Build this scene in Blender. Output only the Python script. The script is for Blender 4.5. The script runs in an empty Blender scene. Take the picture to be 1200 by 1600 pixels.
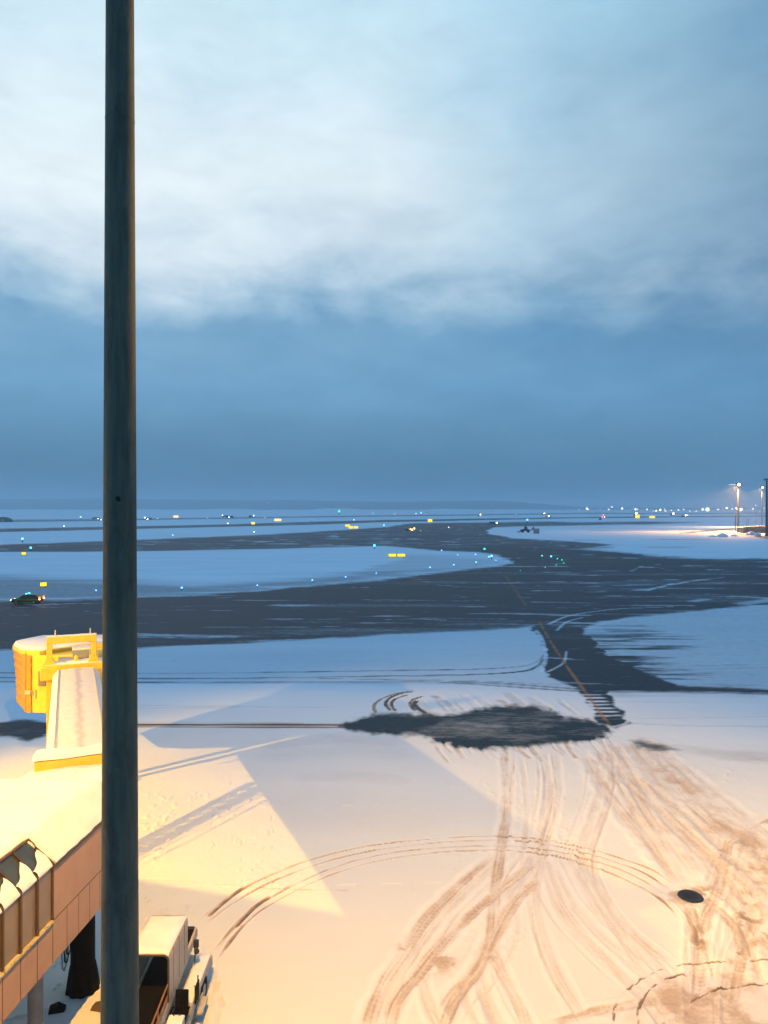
import bpy, bmesh, math, random
import numpy as np
from mathutils import Vector, Matrix

random.seed(7)
S = bpy.context.scene
COL = S.collection
R = math.radians

# ------------------------------------------------------------------ camera
F, CX, HY, H = 1155.0, 600.0, 792.0, 16.0          # focal length and horizon in photo pixels, eye height in metres
cam_d = bpy.data.cameras.new('camera')
cam = bpy.data.objects.new('camera', cam_d)
COL.objects.link(cam)
cam.location = (0, 0, H)
cam.rotation_euler = (R(90), 0, 0)
cam_d.sensor_fit = 'VERTICAL'
cam_d.sensor_height = 36.0
cam_d.lens = F / 1600.0 * 36.0
cam_d.shift_y = -(800.0 - HY) / 1600.0
cam_d.clip_start = 0.1
cam_d.clip_end = 40000
S.camera = cam


def lin(r, g, b):
    f = lambda c: (c / 255 / 12.92) if c / 255 <= 0.04045 else ((c / 255 + 0.055) / 1.055) ** 2.4
    return (f(r), f(g), f(b), 1.0)


# ------------------------------------------------------------------ world: overcast dusk sky
W = bpy.data.worlds.new("World")
S.world = W
W.use_nodes = True
nt = W.node_tree
nt.nodes.clear()


def nn(tree, typ, **kw):
    n = tree.nodes.new(typ)
    for k, v in kw.items():
        setattr(n, k, v)
    return n


def math_n(tree, op, a, b=None, c=None, clamp=False):
    n = tree.nodes.new('ShaderNodeMath')
    n.operation = op
    n.use_clamp = clamp
    for i, v in enumerate((a, b, c)):
        if v is None:
            continue
        if isinstance(v, (int, float)):
            n.inputs[i].default_value = v
        else:
            tree.links.new(v, n.inputs[i])
    return n.outputs[0]


def noise_n(tree, vec, scale, detail=4, rough=0.55, distort=0.0):
    n = tree.nodes.new('ShaderNodeTexNoise')
    n.inputs['Scale'].default_value = scale
    n.inputs['Detail'].default_value = detail
    n.inputs['Roughness'].default_value = rough
    n.inputs['Distortion'].default_value = distort
    if vec is not None:
        tree.links.new(vec, n.inputs['Vector'])
    return n.outputs['Fac']


def mapping_n(tree, vec, scale, loc=(0, 0, 0)):
    n = tree.nodes.new('ShaderNodeMapping')
    n.inputs['Scale'].default_value = scale
    n.inputs['Location'].default_value = loc
    tree.links.new(vec, n.inputs['Vector'])
    return n.outputs[0]


def ramp_n(tree, fac, stops, interp='LINEAR'):
    n = tree.nodes.new('ShaderNodeValToRGB')
    n.color_ramp.interpolation = interp
    el = n.color_ramp.elements
    while len(el) < len(stops):
        el.new(0.5)
    for e, (p, c) in zip(el, stops):
        e.position = p
        e.color = c if len(c) == 4 else (*c, 1)
    tree.links.new(fac, n.inputs[0])
    return n.outputs[0]


def mixc_n(tree, fac, a, b, blend='MIX'):
    n = tree.nodes.new('ShaderNodeMix')
    n.data_type = 'RGBA'
    n.blend_type = blend
    for s, v in ((0, fac), (6, a), (7, b)):
        if isinstance(v, (int, float)):
            n.inputs[s].default_value = v
        elif isinstance(v, tuple):
            n.inputs[s].default_value = v if len(v) == 4 else (*v, 1)
        else:
            tree.links.new(v, n.inputs[s])
    return n.outputs[2]


tc = nn(nt, 'ShaderNodeTexCoord').outputs['Generated']
sep = nn(nt, 'ShaderNodeSeparateXYZ')
nt.links.new(tc, sep.inputs[0])
dx, dy, dz = sep.outputs
big = noise_n(nt, mapping_n(nt, tc, (2.2, 2.2, 5.0), (0.35, 0.1, 0.2)), 1.0, 3, 0.5)
mid = noise_n(nt, mapping_n(nt, tc, (5.5, 5.5, 10.0), (3.1, 1.7, 0.4)), 1.0, 5, 0.55, 0.25)
fine = noise_n(nt, mapping_n(nt, tc, (10.0, 10.0, 26.0), (7.3, 2.2, 1.9)), 1.0, 6, 0.6, 0.4)
# height above the horizon, lifted by ragged cloud edges; the cloud base sinks towards the right
wob = math_n(nt, 'MULTIPLY', math_n(nt, 'SUBTRACT', mid, 0.5), 0.17)
wob = math_n(nt, 'ADD', wob, math_n(nt, 'MULTIPLY', math_n(nt, 'SUBTRACT', fine, 0.5), 0.075))
lift = math_n(nt, 'ADD', math_n(nt, 'ADD', dz, wob), math_n(nt, 'ADD', math_n(nt, 'MULTIPLY', dx, 0.02), math_n(nt, 'MULTIPLY', math_n(nt, 'ABSOLUTE', dx), 0.075)))
# ragged only near the cloud base
near_base = math_n(nt, 'SUBTRACT', 1.0, math_n(nt, 'MULTIPLY', math_n(nt, 'ABSOLUTE', math_n(nt, 'SUBTRACT', dz, 0.27)), 5.5), clamp=True)
el = math_n(nt, 'ADD', math_n(nt, 'MULTIPLY', lift, near_base), math_n(nt, 'MULTIPLY', dz, math_n(nt, 'SUBTRACT', 1.0, near_base)))
cloud = ramp_n(nt, el, [
    (0.0, lin(78, 128, 166)),
    (0.06, lin(85, 136, 174)),
    (0.16, lin(115, 168, 208)),
    (0.235, lin(124, 174, 211)),
    (0.275, lin(164, 200, 226)),
    (0.33, lin(214, 233, 247)),
    (0.40, lin(230, 246, 255)),
    (0.50, lin(214, 240, 254)),
    (0.60, lin(190, 229, 248)),
    (0.72, lin(128, 202, 248)),
    (1.0, lin(84, 172, 238))])
# darker towards the right, mottled veils
side = ramp_n(nt, math_n(nt, 'ADD', math_n(nt, 'ADD', math_n(nt, 'MULTIPLY', dx, 1.0), 0.5), math_n(nt, 'MULTIPLY', math_n(nt, 'SUBTRACT', big, 0.5), 0.35)),
              [(0.05, (1.08, 1.06, 1.04)), (0.50, (1.0, 1.0, 1.0)), (0.70, (0.66, 0.79, 0.87)), (0.95, (0.27, 0.42, 0.56))])
upper = ramp_n(nt, dz, [(0.08, (0, 0, 0)), (0.30, (1, 1, 1))])
side = mixc_n(nt, upper, (0.99, 0.99, 0.99, 1), side)
cloud = mixc_n(nt, 1.0, cloud, side, 'MULTIPLY')
veil = ramp_n(nt, mid, [(0.30, (0.86, 0.91, 0.94)), (0.52, (1.0, 1.0, 1.0)), (0.75, (1.07, 1.05, 1.03))])
veil = mixc_n(nt, upper, (1, 1, 1, 1), veil)
cloud = mixc_n(nt, 1.0, cloud, veil, 'MULTIPLY')
behind = ramp_n(nt, math_n(nt, 'ADD', math_n(nt, 'MULTIPLY', dy, .5), .5), [(.30, (.50, .68, .82)), (.62, (1, 1, 1))])
cloud = mixc_n(nt, 1.0, cloud, behind, 'MULTIPLY')
fine2 = ramp_n(nt, fine, [(0.3, (0.94, 0.95, 0.96)), (0.7, (1.05, 1.05, 1.05))])
cloud = mixc_n(nt, 1.0, cloud, fine2, 'MULTIPLY')
sky = nn(nt, 'ShaderNodeTexSky', sky_type='NISHITA')
sky.sun_disc = False
sky.sun_elevation = R(-2)
sky.sun_rotation = R(-60)
sky_c = mixc_n(nt, 1.0, sky.outputs[0], (0.1, 0.1, 0.1, 1), 'MULTIPLY')
tot = mixc_n(nt, 0.94, sky_c, cloud)
bg = nn(nt, 'ShaderNodeBackground')
bg.inputs['Strength'].default_value = 1.0
nt.links.new(tot, bg.inputs['Color'])
wo = nn(nt, 'ShaderNodeOutputWorld')
nt.links.new(bg.outputs[0], wo.inputs['Surface'])

S.view_settings.view_transform = 'Standard'
S.view_settings.look = 'None'
S.view_settings.exposure = 0.0
S.view_settings.gamma = 1.0
S.render.engine = 'CYCLES'
S.cycles.use_denoising = True
S.cycles.max_bounces = 6
S.cycles.diffuse_bounces = 3
S.cycles.glossy_bounces = 3
S.cycles.volume_bounces = 1
S.cycles.sample_clamp_indirect = 6.0

# ------------------------------------------------------------------ sodium floodlights of the apron
SODIUM = (1.0, 0.50, 0.045)


def lamp(name, loc, aim, power, radius=0.15, angle=120, blend=0.5, color=SODIUM):
    d = bpy.data.lights.new(name, 'SPOT')
    d.energy = power
    d.color = color
    d.shadow_soft_size = radius
    d.spot_size = R(angle)
    d.spot_blend = blend
    o = bpy.data.objects.new(name, d)
    COL.objects.link(o)
    o.location = loc
    o.rotation_euler = (Vector(aim) - Vector(loc)).to_track_quat('-Z', 'Y').to_euler()
    return o


lamp('floodlight_beam', (-40, 23, 17.2), (-12, 29, 0), 100000, 0.13, 92, 0.55)
lamp('floodlight_beam', (-3.2, 9.35, 25.6), (-1.5, 24, 0), 52000, 0.025, 110, 0.5)
lamp('floodlight_beam', (31, 46, 25), (-3.2, 9, 23.8), 150000, 0.1, 18, 1.0)
lamp('floodlight_beam', (33, 20, 24), (17, 37.5, 0), 31000, 0.1, 72, 1.0)


# ------------------------------------------------------------------ helpers
def G(px, py, z=0.0):
    D = (H - z) * F / (py - HY)
    return Vector(((px - CX) / F * D, D, z))


def at(px, py, D):
    return Vector(((px - CX) / F * D, D, H - (py - HY) / F * D))


def principled(name):
    m = bpy.data.materials.new(name)
    m.use_nodes = True
    return m, m.node_tree, m.node_tree.nodes['Principled BSDF']


def mat(name, col, rough=0.6, metal=0.0, var=0.15, scale=3.0, bump=0.0, bscale=20.0, spec=0.5, streak=None, stain=None):
    m, t, p = principled(name)
    tcn = nn(t, 'ShaderNodeTexCoord').outputs['Object']
    v = mapping_n(t, tcn, streak) if streak else tcn
    n1 = noise_n(t, v, scale, 6, 0.6)
    c = tuple(col[:3])
    lo = tuple(max(0, x * (1 - var)) for x in c)
    hi = tuple(min(1, x * (1 + var)) for x in c)
    cc = ramp_n(t, n1, [(0.3, lo), (0.7, hi)])
    if stain:
        n2 = noise_n(t, mapping_n(t, tcn, (1, 1, 0.35), (5, 3, 1)), scale * 1.7, 7, 0.7)
        f = ramp_n(t, n2, [(0.50, (0, 0, 0)), (0.72, (1, 1, 1))])
        f = math_n(t, 'MULTIPLY', f, stain[1])
        cc = mixc_n(t, f, cc, tuple(stain[0]))
    t.links.new(cc, p.inputs['Base Color'])
    rr = ramp_n(t, n1, [(0.2, (max(0, rough - .1),) * 3), (0.8, (min(1, rough + .1),) * 3)])
    t.links.new(rr, p.inputs['Roughness'])
    p.inputs['Metallic'].default_value = metal
    p.inputs['Specular IOR Level'].default_value = spec
    if bump:
        b = nn(t, 'ShaderNodeBump')
        b.inputs['Strength'].default_value = bump
        b.inputs['Distance'].default_value = 0.02
        t.links.new(noise_n(t, tcn, bscale, 5, 0.6), b.inputs['Height'])
        t.links.new(b.outputs[0], p.inputs['Normal'])
    return m


def emit(name, col, strength):
    m, t, p = principled(name)
    p.inputs['Base Color'].default_value = (col[0] * .5, col[1] * .5, col[2] * .5, 1)
    p.inputs['Emission Color'].default_value = (*col, 1)
    p.inputs['Emission Strength'].default_value = strength
    return m


class MB:
    """collects shapes for ONE mesh"""

    def __init__(self):
        self.bm = bmesh.new()
        self.mi = 0

    def _tag(self, geom):
        for g in geom:
            if isinstance(g, bmesh.types.BMFace):
                g.material_index = self.mi

    def box(self, c, s, rz=0.0, rot=None):
        r = bmesh.ops.create_cube(self.bm, size=1)
        M = Matrix.Translation(c) @ (rot.to_matrix().to_4x4() if rot is not None else Matrix.Rotation(rz, 4, 'Z')) @ Matrix.Diagonal((*s, 1))
        bmesh.ops.transform(self.bm, matrix=M, verts=r['verts'])
        fs = set(f for v in r['verts'] for f in v.link_faces)
        self._tag(fs)
        return self

    def tube(self, a, b, r1, r2=None, seg=12, cap=True):
        a, b = Vector(a), Vector(b)
        r2 = r1 if r2 is None else r2
        d = b - a
        r = bmesh.ops.create_cone(self.bm, cap_ends=cap, segments=seg, radius1=r1, radius2=r2, depth=d.length)
        M = Matrix.Translation((a + b) / 2) @ d.to_track_quat('Z', 'Y').to_matrix().to_4x4()
        bmesh.ops.transform(self.bm, matrix=M, verts=r['verts'])
        fs = set(f for v in r['verts'] for f in v.link_faces)
        self._tag(fs)
        return self

    def bar(self, a, b, w, h=None, up=(0, 0, 1)):
        a, b = Vector(a), Vector(b)
        h = w if h is None else h
        d = (b - a)
        y = d.normalized()
        u = Vector(up)
        if abs(y.dot(u)) > 0.98:
            u = Vector((1, 0, 0))
        x = y.cross(u).normalized()
        z = x.cross(y)
        M = Matrix(((x.x, y.x, z.x), (x.y, y.y, z.y), (x.z, y.z, z.z))).to_4x4()
        r = bmesh.ops.create_cube(self.bm, size=1)
        M = Matrix.Translation((a + b) / 2) @ M @ Matrix.Diagonal((w, d.length, h, 1))
        bmesh.ops.transform(self.bm, matrix=M, verts=r['verts'])
        self._tag(set(f for v in r['verts'] for f in v.link_faces))
        return self

    def path(self, pts, r, seg=8):
        for a, b in zip(pts[:-1], pts[1:]):
            self.tube(a, b, r, seg=seg)
        return self

    def ball(self, c, s, seg=12):
        r = bmesh.ops.create_uvsphere(self.bm, u_segments=seg, v_segments=max(6, seg // 2), radius=1)
        s = (s, s, s) if isinstance(s, (int, float)) else s
        bmesh.ops.transform(self.bm, matrix=Matrix.Translation(c) @ Matrix.Diagonal((*s, 1)), verts=r['verts'])
        self._tag(set(f for v in r['verts'] for f in v.link_faces))
        return self

    def prism(self, pts, vec):
        """closed polygon (3D points, planar) swept by vec"""
        vec = Vector(vec)
        a = [self.bm.verts.new(p) for p in pts]
        b = [self.bm.verts.new(Vector(p) + vec) for p in pts]
        n = len(pts)
        fs = [self.bm.faces.new(a[::-1]), self.bm.faces.new(b)]
        for i in range(n):
            fs.append(self.bm.faces.new((a[i], a[(i + 1) % n], b[(i + 1) % n], b[i])))
        self._tag(fs)
        return self

    def loft(self, rings, closed=True, cap=True):
        rows = [[self.bm.verts.new(p) for p in r] for r in rings]
        n = len(rows[0])
        fs = []
        for r0, r1 in zip(rows[:-1], rows[1:]):
            for i in range(n if closed else n - 1):
                fs.append(self.bm.faces.new((r0[i], r0[(i + 1) % n], r1[(i + 1) % n], r1[i])))
        if cap and closed:
            fs.append(self.bm.faces.new(rows[0][::-1]))
            fs.append(self.bm.faces.new(rows[-1]))
        self._tag(fs)
        return self

    def build(self, name, m, parent=None, smooth=False, bevel=0.0, loc=None):
        bmesh.ops.recalc_face_normals(self.bm, faces=self.bm.faces)
        if bevel:
            es = [e for e in self.bm.edges if len(e.link_faces) == 2 and e.calc_face_angle(0) > 0.6]
            bmesh.ops.bevel(self.bm, geom=es, offset=bevel, segments=2, affect='EDGES', profile=0.5, clamp_overlap=True)
        me = bpy.data.meshes.new(name)
        self.bm.to_mesh(me)
        self.bm.free()
        for x in (m if isinstance(m, (list, tuple)) else [m]):
            me.materials.append(x)
        if smooth:
            me.shade_smooth()
            if smooth != 'all':
                me.set_sharp_from_angle(angle=R(40))
        o = bpy.data.objects.new(name, me)
        COL.objects.link(o)
        if parent is not None:
            o.parent = parent
        if loc is not None:
            o.location = loc
        return o


def tag(o, label=None, cat=None, group=None, kind=None):
    if label:
        o['label'] = label
    if cat:
        o['category'] = cat
    if group:
        o['group'] = group
    if kind:
        o['kind'] = kind
    return o


def thing(name, label, cat, loc=(0, 0, 0), rz=0.0, group=None):
    o = bpy.data.objects.new(name, None)
    COL.objects.link(o)
    o.location = loc
    o.rotation_euler = (0, 0, rz)
    o.empty_display_size = 0.2
    return tag(o, label, cat, group)


def copy_tree(o, loc, rz=None, label=None, group=None, scale=None):
    c = o.copy()
    COL.objects.link(c)
    c.location = loc
    if rz is not None:
        c.rotation_euler = (0, 0, rz)
    if scale:
        c.scale = (scale,) * 3
    if label:
        c['label'] = label
    if group:
        c['group'] = group

    def rec(src, dst):
        for ch in list(src.children):
            k = ch.copy()
            COL.objects.link(k)
            k.parent = dst
            rec(ch, k)
    rec(o, c)
    return c


# ------------------------------------------------------------------ ground painting data (numpy)
def hash2(i, j, seed):
    n = (i.astype(np.int64) * 374761393 + j.astype(np.int64) * 668265263 + seed * 974711) & 0x7fffffff
    n = ((n ^ (n >> 13)) * 1274126177) & 0x7fffffff
    n = n ^ (n >> 16)
    return (n & 0xffff) / 65535.0


def vnoise(x, y, seed=0):
    i, j = np.floor(x), np.floor(y)
    fx, fy = x - i, y - j
    fx = fx * fx * (3 - 2 * fx)
    fy = fy * fy * (3 - 2 * fy)
    a, b = hash2(i, j, seed), hash2(i + 1, j, seed)
    c, d = hash2(i, j + 1, seed), hash2(i + 1, j + 1, seed)
    return (a * (1 - fx) + b * fx) * (1 - fy) + (c * (1 - fx) + d * fx) * fy


def fbm(x, y, seed=0, oct=4, gain=0.5):
    s, amp, tot = 0, 1.0, 0.0
    for k in range(oct):
        s = s + amp * vnoise(x * 2 ** k, y * 2 ** k, seed + 17 * k)
        tot += amp
        amp *= gain
    return s / tot


def sstep(a, b, x):
    t = np.clip((x - a) / (b - a), 0, 1)
    return t * t * (3 - 2 * t)


rows_y = np.concatenate([np.array([2.1, 2.4, 2.8, 3.3, 3.9, 4.4]), np.arange(5, 45, 0.45), np.arange(45, 260, 1.0), np.arange(260, 960, 1.35)]) + HY
rowsD = H * F / (rows_y - HY)
extraD = np.array([16.0, 12.0, 8.0, 4.0, 0.0, -10.0, -40.0, -150.0])
cols_x = np.concatenate([np.array([-9000, -5000, -2500, -1400, -900, -600, -420, -300]), np.arange(-220, 1421, 1.8), np.array([1500, 1620, 1800, 2100, 2600, 3700, 6200, 10200])])
NR, NC = len(rowsD), len(cols_x)
PX = np.broadcast_to(cols_x[None, :], (NR, NC)).copy()
PY = np.broadcast_to(rows_y[:, None], (NR, NC)).copy()
WY = np.broadcast_to(rowsD[:, None], (NR, NC)).copy()
WX = np.clip((PX - CX) / F * WY, -8800, 8800)

clear = np.zeros((NR, NC))      # 0 snow .. 1 bare wet pavement
dirt = np.zeros((NR, NC))       # brown slush pressed by tyres
paint = np.zeros((NR, NC))      # orange guide line
fresh = np.zeros((NR, NC))      # pale loose snow thrown beside the ruts
zz = np.zeros((NR, NC))


def region_mask(pts, feather, jx=0.0, jy=0.0, nx=5.0, ny=1.6, seed=1, aniso=1.0, pad=60):
    """inside mask of a polygon; its edge wanders by jx, jy (pixels at the place of the edge)"""
    pts = np.array(pts, float)
    x0, x1 = pts[:, 0].min() - pad, pts[:, 0].max() + pad
    y0, y1 = pts[:, 1].min() - pad / 2, pts[:, 1].max() + pad / 2
    c0, c1 = np.searchsorted(cols_x, [x0, x1])
    r0, r1 = np.searchsorted(rows_y, [y0, y1])
    sl = (slice(r0, r1), slice(c0, c1))
    X, Y = PX[sl], PY[sl]
    if X.size == 0:
        return sl, X
    u, v = WX[sl] / nx, WY[sl] / ny
    X = X + jx * 2 * (fbm(u, v, seed, 4, 0.6) - 0.5)
    Y = Y + jy * 2 * (fbm(u, v, seed + 91, 4, 0.6) - 0.5)
    inside = np.zeros(X.shape, bool)
    d2 = np.full(X.shape, 1e12)
    n = len(pts)
    for i in range(n):
        ax, ay = pts[i]
        bx, by = pts[(i + 1) % n]
        cond = ((ay > Y) != (by > Y))
        if by != ay:
            inside ^= cond & (X < (bx - ax) * (Y - ay) / (by - ay) + ax)
        ex, ey = bx - ax, (by - ay) * aniso
        L2 = ex * ex + ey * ey + 1e-9
        t = np.clip(((X - ax) * ex + (Y - ay) * aniso * ey) / L2, 0, 1)
        d2 = np.minimum(d2, (X - ax - t * ex) ** 2 + ((Y - ay) * aniso - t * ey) ** 2)
    sd = np.sqrt(d2) * np.where(inside, 1, -1)
    return sl, sstep(-feather, feather, sd)


def paint_region(arr, pts, feather, val=1.0, mode='max', **kw):
    sl, m = region_mask(pts, feather, **kw)
    if mode == 'max':
        arr[sl] = np.maximum(arr[sl], m * val)
    elif mode == 'sub':
        arr[sl] = arr[sl] * (1 - m * val)
    return sl, m


def spline(pts, step=1.0):
    P = np.array(pts, float)
    P = np.vstack([2 * P[0] - P[1], P, 2 * P[-1] - P[-2]])
    out = []
    for i in range(1, len(P) - 2):
        n = max(2, int(np.hypot(*(P[i + 1] - P[i])) / step))
        t = np.linspace(0, 1, n, endpoint=False)[:, None]
        a, b, c, d = P[i - 1], P[i], P[i + 1], P[i + 2]
        out.append(0.5 * (2 * b + (c - a) * t + (2 * a - 5 * b + 4 * c - d) * t ** 2 + (3 * b - a - 3 * c + d) * t ** 3))
    out.append(P[-2][None, :])
    return np.vstack(out)


def stroke(pts, half, step=9.0):
    """distance across (signed) and along a line given in photo pixels, in metres"""
    P = spline(pts, step)
    x0, x1, y0, y1 = P[:, 0].min() - 70, P[:, 0].max() + 70, P[:, 1].min() - 40, P[:, 1].max() + 40
    c0, c1 = np.searchsorted(cols_x, [x0, x1])
    r0, r1 = np.searchsorted(rows_y, [y0, y1])
    sl = (slice(r0, r1), slice(c0, c1))
    sh = PX[sl].shape
    dist = np.full(sh, 1e9)
    along = np.zeros(sh)
    Dw = H * F / (P[:, 1] - HY)
    Wp = np.stack([(P[:, 0] - CX) / F * Dw, Dw], 1)
    s = 0.0
    for k in range(len(P) - 1):
        a, b = Wp[k], Wp[k + 1]
        pad = half * 4 + 0.3
        Dm = max(3.0, min(a[1], b[1]) - pad)
        DM = max(a[1], b[1]) + pad
        rr0, rr1 = np.searchsorted(rows_y, [HY + H * F / DM, HY + H * F / Dm])
        px0 = min((min(a[0], b[0]) - pad) / Dm, (min(a[0], b[0]) - pad) / DM) * F + CX
        px1 = max((max(a[0], b[0]) + pad) / Dm, (max(a[0], b[0]) + pad) / DM) * F + CX
        cc0, cc1 = np.searchsorted(cols_x, [px0, px1])
        rr0, rr1 = max(rr0, r0), min(rr1 + 1, r1)
        cc0, cc1 = max(cc0, c0), min(cc1 + 1, c1)
        L = float(np.hypot(*(b - a))) + 1e-9
        if rr1 > rr0 and cc1 > cc0:
            X, Y = WX[rr0:rr1, cc0:cc1], WY[rr0:rr1, cc0:cc1]
            e = (b - a) / L
            t = np.clip((X - a[0]) * e[0] + (Y - a[1]) * e[1], 0, L)
            qx, qy = X - a[0] - t * e[0], Y - a[1] - t * e[1]
            d = np.hypot(qx, qy)
            sg = np.sign(e[0] * qy - e[1] * qx)
            loc = (slice(rr0 - r0, rr1 - r0), slice(cc0 - c0, cc1 - c0))
            better = d < np.abs(dist[loc])
            dist[loc] = np.where(better, d * np.where(sg == 0, 1, sg), dist[loc])
            along[loc] = np.where(better, s + t, along[loc])
        s += L
    return sl, dist, along, s


def track(pts, half=0.22, d=0.5, c=0.0, rut=0.035, ridge=0.02, fr=0.5, tread=0.0, patch=0.55, seed=3, ends=True, pscale=1.6, gap=0.0):
    """one tyre track: slush in the rut, loose snow thrown on both sides, broken up along its length"""
    sl, dist, along, L = stroke(pts, half)
    a = np.abs(dist)
    n = fbm(WX[sl] / 0.7, WY[sl] / 0.7, seed, 3)
    across = fbm(dist / 0.07 + seed * 3.7, along / 2.5, seed + 9, 3)
    nl = fbm(along / pscale, np.sign(dist) * 0.5 + seed, seed + 5, 3)
    hw = half * (0.75 + 0.6 * n)
    core = 1 - sstep(hw * 0.55, hw * 1.15, a)
    edge = np.exp(-((a - hw * 1.45) / (half * 0.45)) ** 2)
    e = 1.0
    if ends:
        e = sstep(0, 0.06 * L + 0.2, along) * sstep(0, 0.06 * L + 0.2, L - along)
    brk = sstep(patch - 0.25, patch + 0.25, nl * 0.6 + n * 0.4 + 0.08)
    if gap:
        e = e * (1 - gap * (1 - sstep(.42, .58, nl)))
    tr = 1.0
    if tread:
        tr = 0.84 + 0.16 * sstep(-0.2, 0.4, np.sin((along + a * 0.6) * 2 * math.pi / tread + 3 * vnoise(along / .8, a * 0, seed)))
        tr = 1 + (tr - 1) * sstep(.35, .6, vnoise(along / 3.0, a * 0 + seed, seed + 2))
    dirt[sl] = np.maximum(dirt[sl], core * e * d * (0.35 + 0.65 * brk) * tr * (.35 + 1.3 * across))
    if c:
        clear[sl] = np.maximum(clear[sl], core * e * c * brk * tr)
    fresh[sl] = np.maximum(fresh[sl], edge * e * fr * (0.4 + 0.6 * brk))
    fade = np.clip(60 / np.maximum(WY[sl], 1), 0, 1)
    zz[sl] += (-rut * core * (.5 + across) + ridge * edge * (0.3 + n)) * e * fade * (0.4 + 0.6 * brk)


def pair(pts, gap_px=14, **kw):
    p = np.array(pts, float)
    track(pts, **kw)
    q = spline(pts, 30)
    t = np.gradient(q, axis=0)
    nrm = np.stack([-t[:, 1], t[:, 0]], 1)
    nrm /= np.linalg.norm(nrm, axis=1)[:, None] + 1e-9
    sc = (q[:, 1:2] - HY) / 600.0
    track(q + nrm * gap_px * sc * np.array([1.0, 0.55]), **kw)


# --- far strips, islands, near taxiway (all outlines in photo pixels, laid on the ground) ---
strip_1 = [(-400, 812.5), (0, 812), (150, 811.3), (300, 809.2), (600, 805.2), (900, 802), (1400, 800.5), (1400, 802.3), (900, 803.6), (600, 807.2), (300, 811.4), (150, 814.2), (0, 816), (-400, 817)]
strip_2 = [(-400, 828), (0, 826), (300, 820.8), (480, 815.5), (600, 812.5), (900, 808), (1400, 804), (1400, 805), (900, 809.8), (600, 816), (480, 820), (300, 824.3), (0, 831.5), (-400, 834)]
wide = [(-400, 858), (0, 851.5), (150, 846), (300, 840), (420, 835), (520, 829), (600, 824), (640, 818), (760, 816), (860, 815), (900, 816), (1010, 815), (1100, 816), (1020, 819), (890, 821), (775, 823.5), (759, 829), (766, 834), (800, 841), (860, 844), (920, 848), (960, 851), (905, 858), (800, 857), (760, 863), (690, 861), (640, 856), (600, 853), (450, 857), (300, 860), (160, 862), (0, 862.5), (-400, 864)]
taxi = [(-400, 940), (0, 938), (100, 936.5), (200, 934), (300, 930), (400, 923.5), (500, 914), (600, 905.5), (700, 893), (760, 886.5), (796, 881), (801, 877), (780, 868), (740, 862), (700, 857), (760, 851), (830, 852), (900, 857), (960, 862), (1000, 866), (1060, 871), (1110, 873.5), (1200, 873), (1400, 876), (1400, 926), (1200, 945), (1100, 954), (1000, 963), (940, 971), (912, 984), (930, 1003), (950, 1026), (1000, 1046), (1060, 1070), (1200, 1077), (1400, 1083), (1400, 1088), (1200, 1084), (1060, 1080.5), (948, 1081), (986, 1131), (965, 1138), (935, 1130), (922, 1105), (908, 1081), (880, 1068), (855, 1057), (849, 1042), (854, 1022), (846, 1000), (830, 979), (750, 985.5), (600, 993), (400, 1004), (215, 1012), (0, 1016), (-400, 1022)]

far_msk = np.zeros((NR, NC))
paint_region(far_msk, strip_1, 0.6, 0.75, jy=0.3, nx=120, ny=60, seed=4)
paint_region(far_msk, strip_2, 0.6, 0.95, jy=0.4, nx=90, ny=40, seed=5)
paint_region(far_msk, wide, 1.2, 0.92, jx=10, jy=0.8, nx=28, ny=9, seed=6)
taxi_msk = np.zeros((NR, NC))
paint_region(taxi_msk, taxi, 3.6, 1.0, jx=12, jy=2.4, nx=3.5, ny=1.6, seed=7)
clear = np.maximum(clear, np.maximum(far_msk, taxi_msk))
# feathered snow drift creeping over the right-hand shoulder of the connector
fz = [(880, 985), (990, 975), (1080, 1000), (1010, 1035), (1100, 1060), (1190, 1074), (940, 1076), (900, 1040)]
sl, m = region_mask(fz, 34, jx=70, jy=9, nx=5.5, ny=0.8, seed=11)
clear[sl] = np.maximum(clear[sl], 0.95 * m * sstep(0.25, 0.62, fbm(WX[sl] / 9, WY[sl] / 0.8, 15)))
# thin old snow between the taxiway and the apron, slush on the far island
paint_region(clear, [(-400, 1010), (0, 1012), (400, 1000), (840, 975), (870, 1060), (915, 1080), (740, 1070), (215, 1068), (-400, 1066)], 2.0, 0.22, jy=1.0, seed=21)
paint_region(clear, [(905, 985), (1000, 960), (1400, 928), (1400, 1086), (1200, 1083), (940, 1079)], 3.0, 0.32, jy=1.5, seed=22)
paint_region(clear, [(-400, 898), (0, 900), (200, 907), (330, 915), (470, 905), (590, 893), (700, 886), (780, 880), (700, 893), (500, 915), (300, 932), (0, 940), (-400, 942)], 8, 0.55, jx=60, jy=6, nx=30, ny=3, seed=23)
paint_region(clear, [(640, 866), (760, 872), (800, 878), (700, 892), (500, 912), (560, 895)], 6, 0.32, jx=30, jy=3, nx=20, ny=4, seed=24)
paint_region(clear, [(780, 846), (900, 848), (960, 852), (930, 860), (800, 856)], 4, 0.4, jx=40, jy=2, nx=30, ny=5, seed=25)
# streaks swept along the dark taxiway: thin snow left by the ploughs
sl = (slice(None), slice(None))
wob_ = 14 * (fbm(WX / 45, WY / 30, 37, 3) - .5)
stre = fbm(WX / 14, (WY + wob_) / 1.9, 31, 5, 0.62)
stre2 = fbm(WX / 60, WY / 6, 35, 4, 0.6)
clear *= 1 - np.maximum(far_msk, taxi_msk) * (0.50 * sstep(0.58, 0.78, stre) + 0.20 * sstep(0.45, 0.75, stre2))
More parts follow.
